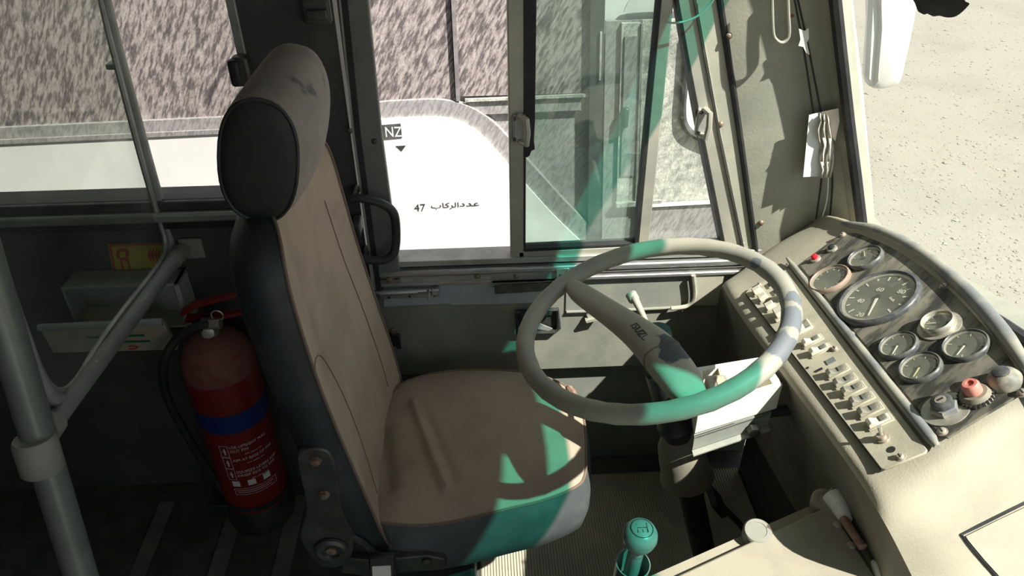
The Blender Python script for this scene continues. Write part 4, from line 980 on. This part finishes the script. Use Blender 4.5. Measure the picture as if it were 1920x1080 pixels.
obj('backrest_shell', mb, M_['vinyl'], ds, ang=60)
mb = MB(); mb.tube([r_[0]+V((.001,-.001,0)) for r_ in fr_], .003, 6); obj('piping', mb, M_['seam'], ds)
mb = MB(); mb.tube([r_[-1]+V((.001,.001,0)) for r_ in fr_], .003, 6); obj('piping', mb, M_['seam'], ds)
def lvl(z):
    for a, b in zip(LV, LV[1:]):
        if a[0] <= z <= b[0]:
            t = (z-a[0])/(b[0]-a[0]+1e-9); return a[1]+(b[1]-a[1])*t, a[2]+(b[2]-a[2])*t
    return LV[0][1], LV[0][2]
def onfront(u, z): x, w = lvl(z); return front(u, z, x, w) + V((.0005,0,0))
obj('seam', MB().tube([onfront(u,z) for u,z in cr([(-1,.93),(-.8,.925),(-.6,.89),(-.48,.80),(-.45,.70),(-.52,.60),(-.62,.52)],5)], .0012, 5), M_['seam'], ds)
obj('seam', MB().tube([onfront(u,z) for u,z in cr([(.62,1.05),(.66,.9),(.70,.78),(.70,.66),(.66,.54)],5)], .0012, 5), M_['seam'], ds)
# headrest
hc = V((-.328, 0, 1.272)); tl = V((.225,0,1)).normalized(); tx = V((1,0,-.225)).normalized()
def hring(y, s, off=0):
    R = []
    for k in range(36):
        t = 2*math.pi*k/36; c_, s_ = math.cos(t), math.sin(t)
        p = hc + tx*(.060*s*(abs(c_)**.8)*(1 if c_ > 0 else -1)) + tl*(.104*s*(abs(s_)**.85)*(1 if s_ > 0 else -1)) + tx*off
        R.append(V((p.x, y, p.z)))
    return R
mb = MB(); mb.loops([hring(1.050,.95), hring(1.058,1.0), hring(1.09,1.05,.004), hring(1.15,1.09,.008), hring(1.22,1.10,.010), hring(1.28,1.06,.008), hring(1.315,.98,.004), hring(1.335,.82), hring(1.345,.5)], True, False, True)
hr = obj('headrest', mb, M_['headcover'], ds, ang=80)
mb = MB(); mb.loops([hring(1.051,.95), hring(1.046,.9), hring(1.041,.7), hring(1.039,.35), hring(1.0385,.05)], True, False, True)
obj('side_panel', mb, M_['headside'], hr, ang=80)
mb = MB(); mb.tube(hring(1.050,.955), .0035, 6, closed=True); obj('piping', mb, M_['black'], hr)
for y in (1.14, 1.26): obj('headrest_rod', MB().tube([(-.352,y,1.20),(-.36,y,1.10)], .006, 8), M_['steel'], ds)
# seat side hardware
bp_ = [(556,862),(572,845),(600,842),(622,856),(634,900),(642,960),(662,1000),(660,1040),(640,1062),(600,1062),(572,1030),(562,1000),(574,950)]
obj('recliner_bracket', MB().prism([y_(a,b,.935) for a,b in cr(bp_,3,True)], (0,.014,0)), M_['steel'], ds, bevel=.003)
for a,b in ((592,863),(608,926)): obj('bolt', MB().lathe(y_(a,b,.935), (0,-1,0), [(.011,0),(.011,.003),(.008,.0032),(.008,.008),(.006,.009)], 6), M_['bolt'], ds)
pv = obj('pivot_disc', MB().lathe(y_(622,1030,.932), (0,-1,0), [(.033,0),(.033,.006),(.027,.010),(.018,.008),(.016,.004)], 28), M_['steel'], ds)
obj('pivot_bolt', MB().lathe(y_(622,1030,.928), (0,-1,0), [(.010,0),(.010,.006),(.006,.008)], 10), M_['bolt'], pv)
obj('side_rail', MB().prism([y_(a,b,.955) for a,b in ((640,1046),(700,1052),(800,1042),(835,1050),(838,1064),(700,1082),(640,1075))], (0,.02,0)), M_['steel'], ds, bevel=.003)
obj('bolt', MB().lathe(y_(800,1053,.952), (0,-1,0), [(.010,0),(.010,.004),(.006,.006)], 10), M_['steel'], ds)
obj('recline_lever', MB().tube([y_(650,1000,.945), y_(680,1016,.94), y_(705,1040,.94)], [.008,.008,.007], 8), M_['black'], ds)
bq = y_(717,1064,.915)
bu = obj('belt_buckle', MB().box(bq, (.050,.022,.055), Matrix.Rotation(-.5,3,'X')), M_['black'], ds, bevel=.004)
obj('buckle_label', MB().box(bq+V((0,-.011,.004)), (.036,.003,.022), Matrix.Rotation(-.5,3,'X')), M_['print'], bu)
obj('belt_strap', MB().box(bq+V((0,.015,-.09)), (.04,.006,.16)), M_['black'], ds)
obj('pedestal', MB().bb(-.24,-.04,1.08,1.40,0,.30), M_['rubber'], ds, bevel=.01)
obj('slide_frame', MB().bb(-.28,-.02,1.06,1.42,.295,.34), M_['rubber'], ds, bevel=.008)

# ================================================================== POLE, RAIL, PARTITION
XP = -.73
pp0, pp1 = x_(85,860,XP), x_(152,1080,XP); dr = (pp0-pp1).normalized()
bot = pp1 - dr*(pp1.z/dr.z); top = pp0 + dr*((2.12-pp0.z)/dr.z)
po = thing('grab_pole', bot, 'grey vertical grab pole with a chipped clamp at left', 'pole')
obj('tube', MB().tube([bot, pp0, top], .0265, 20), M_['pole'], po)
obj('foot_flange', MB().lathe(bot, (0,0,1), [(.05,0),(.05,.006),(.03,.01)], 20), M_['clamp'], po)
cpos = x_(72,852,XP)
cl_ = obj('clamp', MB().lathe(cpos-dr*.032, dr, [(.030,0),(.033,.004),(.033,.058),(.030,.064)], 24), M_['clamp'], po)
rl0 = V((XP+.0, 1.565, y_(347,467,1.565).z)); rl1 = cpos + V((.0,.03,.012))
sk = (rl0-rl1).normalized()
obj('clamp_socket', MB().tube([rl1-sk*.01, rl1+sk*.035], .0215, 16), M_['clamp'], cl_)
hrl = thing('hand_rail', (XP,1.3,rl0.z-.02), 'grey painted handrail from the pole to the wall flange', 'handrail')
rl0 = y_(343,468,1.56)
sk = (rl0-rl1).normalized()
obj('rail', MB().tube([rl1+sk*.02, rl0-sk*.02], .0155, 16), M_['rail'], hrl)
obj('end_sleeve', MB().tube([rl0-sk*.06, rl0-sk*.005], [.017,.020], 16), M_['clamp'], hrl)
obj('wall_flange', MB().box(rl0+V((.02,.004,0)), (.055,.012,.055)), M_['clamp'], hrl, bevel=.006)
L = (rl0-rl1).length
for t in (.30,.36,.62,.67):
    obj('screw', MB().lathe(rl1+sk*L*t+V((.004,-.008,.0125)), (.2,-.5,.85), [(.005,0),(.004,.002),(.002,.003)], 10), M_['screw'], hrl)
ps = thing('partition_screen', (XP-.02, 1.26, .8), 'clear plexiglass partition screen with rounded grey edging behind the seat', 'partition')
path = [(165,-110),(186,0),(215,115),(255,262),(283,360),(300,415),(309,447),(307,480),(288,514),(232,592),(170,676),(140,722),(118,745),(98,752),(78,742),(58,712),(35,655),(0,560),(-60,380),(-160,60)]
PX = [x_(a,b,XP-.02) for a,b in cr(path,4)]
obj('edging', MB().tube([p+V((.012,0,0)) for p in PX], .0125, 10, sx=1.0), M_['edge'], ps)
cpx = sum(PX, V((0,0,0)))/len(PX)
obj('inner_seal', MB().tube([p+(cpx-p).normalized()*.018+V((.008,0,0)) for p in PX], .007, 8), M_['alu_dull'], ps)
PXi = [p+(cpx-p).normalized()*.006 for p in PX]
obj('pane', MB().prism(PXi, (.004,0,0)), M_['plexi'], ps)
cp_ = x_(217,122,XP-.02); obj('edge_clip', MB().box(cp_, (.032,.03,.012)), M_['alu_dull'], ps, bevel=.003)

# ================================================================== WALL ITEMS BEHIND THE SEAT
stx = thing('safety_sticker', y_(250,513,WY-.002), 'yellow fire extinguisher sticker with red border on the wall', 'sticker')
def wq(pts, o, t=.0008): return MB().prism([y_(a,b,WY-o) for a,b in pts], (0,t,0))
obj('backing', wq(((202,458),(312,455),(322,510),(213,514)), .003), M_['yellow'], stx)
mb = MB(); bp = [y_(a,b,WY-.0036) for a,b in ((206,460),(309,457),(319,508),(216,511))]
for i in range(4): mb.strip([bp[i], bp[(i+1)%4]], .006, .0008, (0,-1,0))
obj('border', mb, M_['stick_red'], stx)
obj('extinguisher_sign', wq(((224,484),(240,483),(246,510),(229,511)), .0045), M_['stick_red'], stx)
obj('extinguisher_hose', MB().tube([y_(a,b,WY-.0045) for a,b in cr([(222,484),(221,474),(228,469),(238,470),(238,480)],4)], .0035, 6), M_['stick_red'], stx)
obj('sign_window', wq(((229,489),(237,488),(241,505),(233,506)), .0056), M_['yellow'], stx)
mb = MB()
for k in range(4): mb.tube([y_(282+6*k,466,WY-.0045), y_(279+6*k,478,WY-.0045), y_(285+6*k,492,WY-.0045)], [.001,.003,.001], 6)
obj('flames', mb, M_['stick_red'], stx)

fa = thing('first_aid_box', y_(240,615,1.53), 'pale open first aid box with dropped lid below the yellow sticker', 'box')
db_ = .075; Yb = WY-db_
T0, T1 = y_(112,540,Yb), y_(333,531,Yb); D0, D1 = y_(131,615,Yb), y_(355,618,Yb)
zt0 = T0.z; zb0 = D0.z-.01; xa, xb = T0.x, T1.x
obj('top', MB().bb(xa,xb,Yb,WY-.001,zt0-.006,zt0), M_['aid'], fa, bevel=.002)
obj('back', MB().bb(xa,xb,WY-.008,WY-.001,zb0,zt0), M_['aid'], fa)
obj('side', MB().bb(xa,xa+.006,Yb,WY-.001,zb0,zt0), M_['aid'], fa, bevel=.002)
obj('side', MB().bb(xb-.012,xb,Yb,WY-.001,zb0,zt0), M_['aid'], fa, bevel=.002)
obj('bottom', MB().bb(xa,xb,Yb,WY-.001,zb0,zb0+.006), M_['aid'], fa)
lid_t = [y_(74,617,1.43), y_(306,606,1.43)]; lid_b = [y_(100,662,1.475), y_(334,656,1.475)]
ld = obj('lid', MB().prism([lid_t[0],lid_t[1],lid_b[1],lid_b[0]], (0,.012,.004)), M_['aid_lid'], fa, bevel=.002)
obj('lid_rim', MB().tube([lid_t[0]+V((0,0,.004)), lid_t[1]+V((0,0,.004))], .009, 8), M_['aid'], ld)
def lidp_(u, v): return (lid_t[0]*(1-u)+lid_t[1]*u)*(1-v) + (lid_b[0]*(1-u)+lid_b[1]*u)*v + V((0,-.002,-.001))
mb = MB()
for v, u0, u1 in ((.38,.34,.80),(.60,.40,.82)): mb.strip([lidp_(u0,v), lidp_(u1,v)], .007, .001, (0,-1,-.4))
obj('lid_lettering', mb, M_['green_print'], ld)
obj('lid_mark', MB().tube([lidp_(u,v) for u,v in ((.62,.80),(.66,.76),(.70,.80),(.67,.88),(.62,.88))], .0016, 5), M_['stick_red'], ld)
obj('carton', MB().box(y_(192,598,WY-.03)+V((0,0,.0)), (.09,.035,.05)), M_['carton'], label='small cream carton standing in the open first aid box', cat='carton', bevel=.002)

# fire extinguisher
ex, ey, er = y_(486,925,1.46).x, 1.455, .088
fe = thing('fire_extinguisher', (ex,ey,.0), 'red fire extinguisher with blue band and black hose behind the seat', 'fire extinguisher')
ZB0, ZB1 = .06, .575
C0 = V((ex,ey,0))
obj('cylinder', MB().lathe(C0, (0,0,1), [(er*.9,.05),(er,.06),(er,ZB1-.03)], 40, True, False), M_['ext_red'], fe)
obj('shoulder', MB().lathe(C0, (0,0,1), [(er,ZB1-.03),(er*.98,ZB1),(er*.88,ZB1+.03),(er*.66,ZB1+.055),(er*.36,ZB1+.07),(er*.28,ZB1+.075)], 40, False, True), M_['ext_dust'], fe)
obj('base_ring', MB().lathe(C0, (0,0,1), [(er*1.02,0),(er*1.04,.02),(er*1.02,.085),(er,.09)], 40, True, False), M_['black'], fe)
obj('colour_band', MB().lathe(C0, (0,0,1), [(er+.0008,.395),(er+.0008,.455)], 40, False, False), M_['ext_blue'], fe)
vt = C0+V((0,0,ZB1+.07))
obj('valve', MB().lathe(vt, (0,0,1), [(.022,0),(.022,.02),(.016,.022),(.016,.045),(.012,.05)], 16), M_['brass'], fe)
obj('pressure_gauge', MB().lathe(vt+V((.004,-.016,.022)), (.2,-1,.2), [(.014,0),(.014,.012),(.011,.013)], 18), M_['chrome'], fe)
obj('carry_handle', MB().prism([vt+V((x,0,z)) for x,z in ((-.055,.035),(.02,.038),(.10,.055),(.10,.064),(.02,.05),(-.05,.05))], (0,.022,0)), M_['ext_red'], fe, bevel=.003)
obj('squeeze_lever', MB().prism([vt+V((x,0,z)) for x,z in ((-.055,.052),(-.02,.075),(.09,.105),(.09,.113),(-.025,.088),(-.06,.064))], (0,.022,0)), M_['ext_red'], fe, bevel=.003)
obj('safety_ring', MB().tube([vt+V((.03+.014*math.cos(t*.6),-.006,.06+.014*math.sin(t*.6))) for t in range(11)], .002, 6), M_['chrome'], fe)
hz = [(398,607,1.44),(372,612,1.43),(335,632,1.42),(311,668,1.40),(306,715,1.40),(322,765,1.40),(350,815,1.41),(378,860,1.42),(398,890,1.43),(408,903,1.43)]
hpts = [y_(a,b,c_) for a,b,c_ in cr(hz,4)]
obj('hose', MB().tube([vt+V((-.03,0,.03))]+hpts, .0105, 10), M_['rubber'], fe)
obj('hose_ferrule', MB().tube([hpts[0]+V((.02,0,0)), hpts[0]+V((-.018,0,-.002))], .0135, 12), M_['brass'], fe)
obj('hose_nozzle', MB().tube([hpts[-2], hpts[-1], hpts[-1]+V((.012,0,-.035))], [.012,.013,.016], 10), M_['black'], fe)
obj('holder_strap', MB().lathe(C0, (0,0,1), [(er+.003,.10),(er+.003,.118)], 40, False, False), M_['black'], fe)
obj('holder_foot', MB().box(C0+V((-.10,-.02,.075)), (.06,.07,.03)), M_['black'], fe, bevel=.004)
# printed label wrapped round the cylinder
def wrap(mb, th0, z0):
    q = MB(); q.f = list(mb.f)
    for v in mb.v:
        t = th0 + v.x/er; rr = er + .0008 + max(0, v.z)
        q.v.append(C0 + V((rr*math.cos(t), rr*math.sin(t), z0+v.y)))
    return q
th = math.atan2(-1,.42) - .62       # left end of the print, seen from the aisle
lines = [('USE UPRIGHT PULL',.345,.0125),('OUT PIN',.331,.0125),('AIM AT BASE OF FIRE',.298,.0125),('SQUEEZE LEVERS AND',.255,.0125),('SWEEP SIDE TO SIDE',.241,.0125)]
for s_, z, sz in lines: obj('print_line', wrap(text_mb(s_, sz, ext=.0002, sx=.92), th+.22, z), M_['print'], fe)
def rects(lst):
    mb = MB()
    for x0, x1, y0, y1 in lst:
        n = max(1, int((x1-x0)/.008))
        for i in range(n):
            a, b = x0+(x1-x0)*i/n, x0+(x1-x0)*(i+1)/n
            mb.add([(a,y0,.0004),(b,y0,.0004),(b,y1,.0004),(a,y1,.0004)], [(0,1,2,3)])
    return mb
def outline(x0, x1, y0, y1, t=.0012): return [(x0,x1,y0,y0+t),(x0,x1,y1-t,y1),(x0,x0+t,y0,y1),(x1-t,x1,y0,y1)]
for k in range(3):
    y0 = .315-.042*k
    obj('pictogram_frame', wrap(rects(outline(-.006,.016,0,.040)), th, y0), M_['print'], fe)
    obj('pictogram', wrap(rects([(0,.010,.018,.021),(.004,.008,.008,.030)]), th, y0), M_['print'], fe)
for k, x in enumerate((.0,.040,.080)): obj('class_icon', wrap(rects([(x,x+.020,0,.020)]), th, .205), M_['print'], fe)
obj('print_frame', wrap(rects(outline(0,.115,0,.024)), th, .172), M_['print'], fe)
mb = rects([(.006,.105,.015,.0168),(.008,.098,.008,.0098)]); obj('print_rule', wrap(mb, th, .172), M_['print'], fe)
for z in (.318,.286,.228): obj('print_rule', wrap(rects([(.052,.064,0,.0016),(.067,.085,0,.0016),(.088,.098,0,.0016)]), th, z), M_['print'], fe)
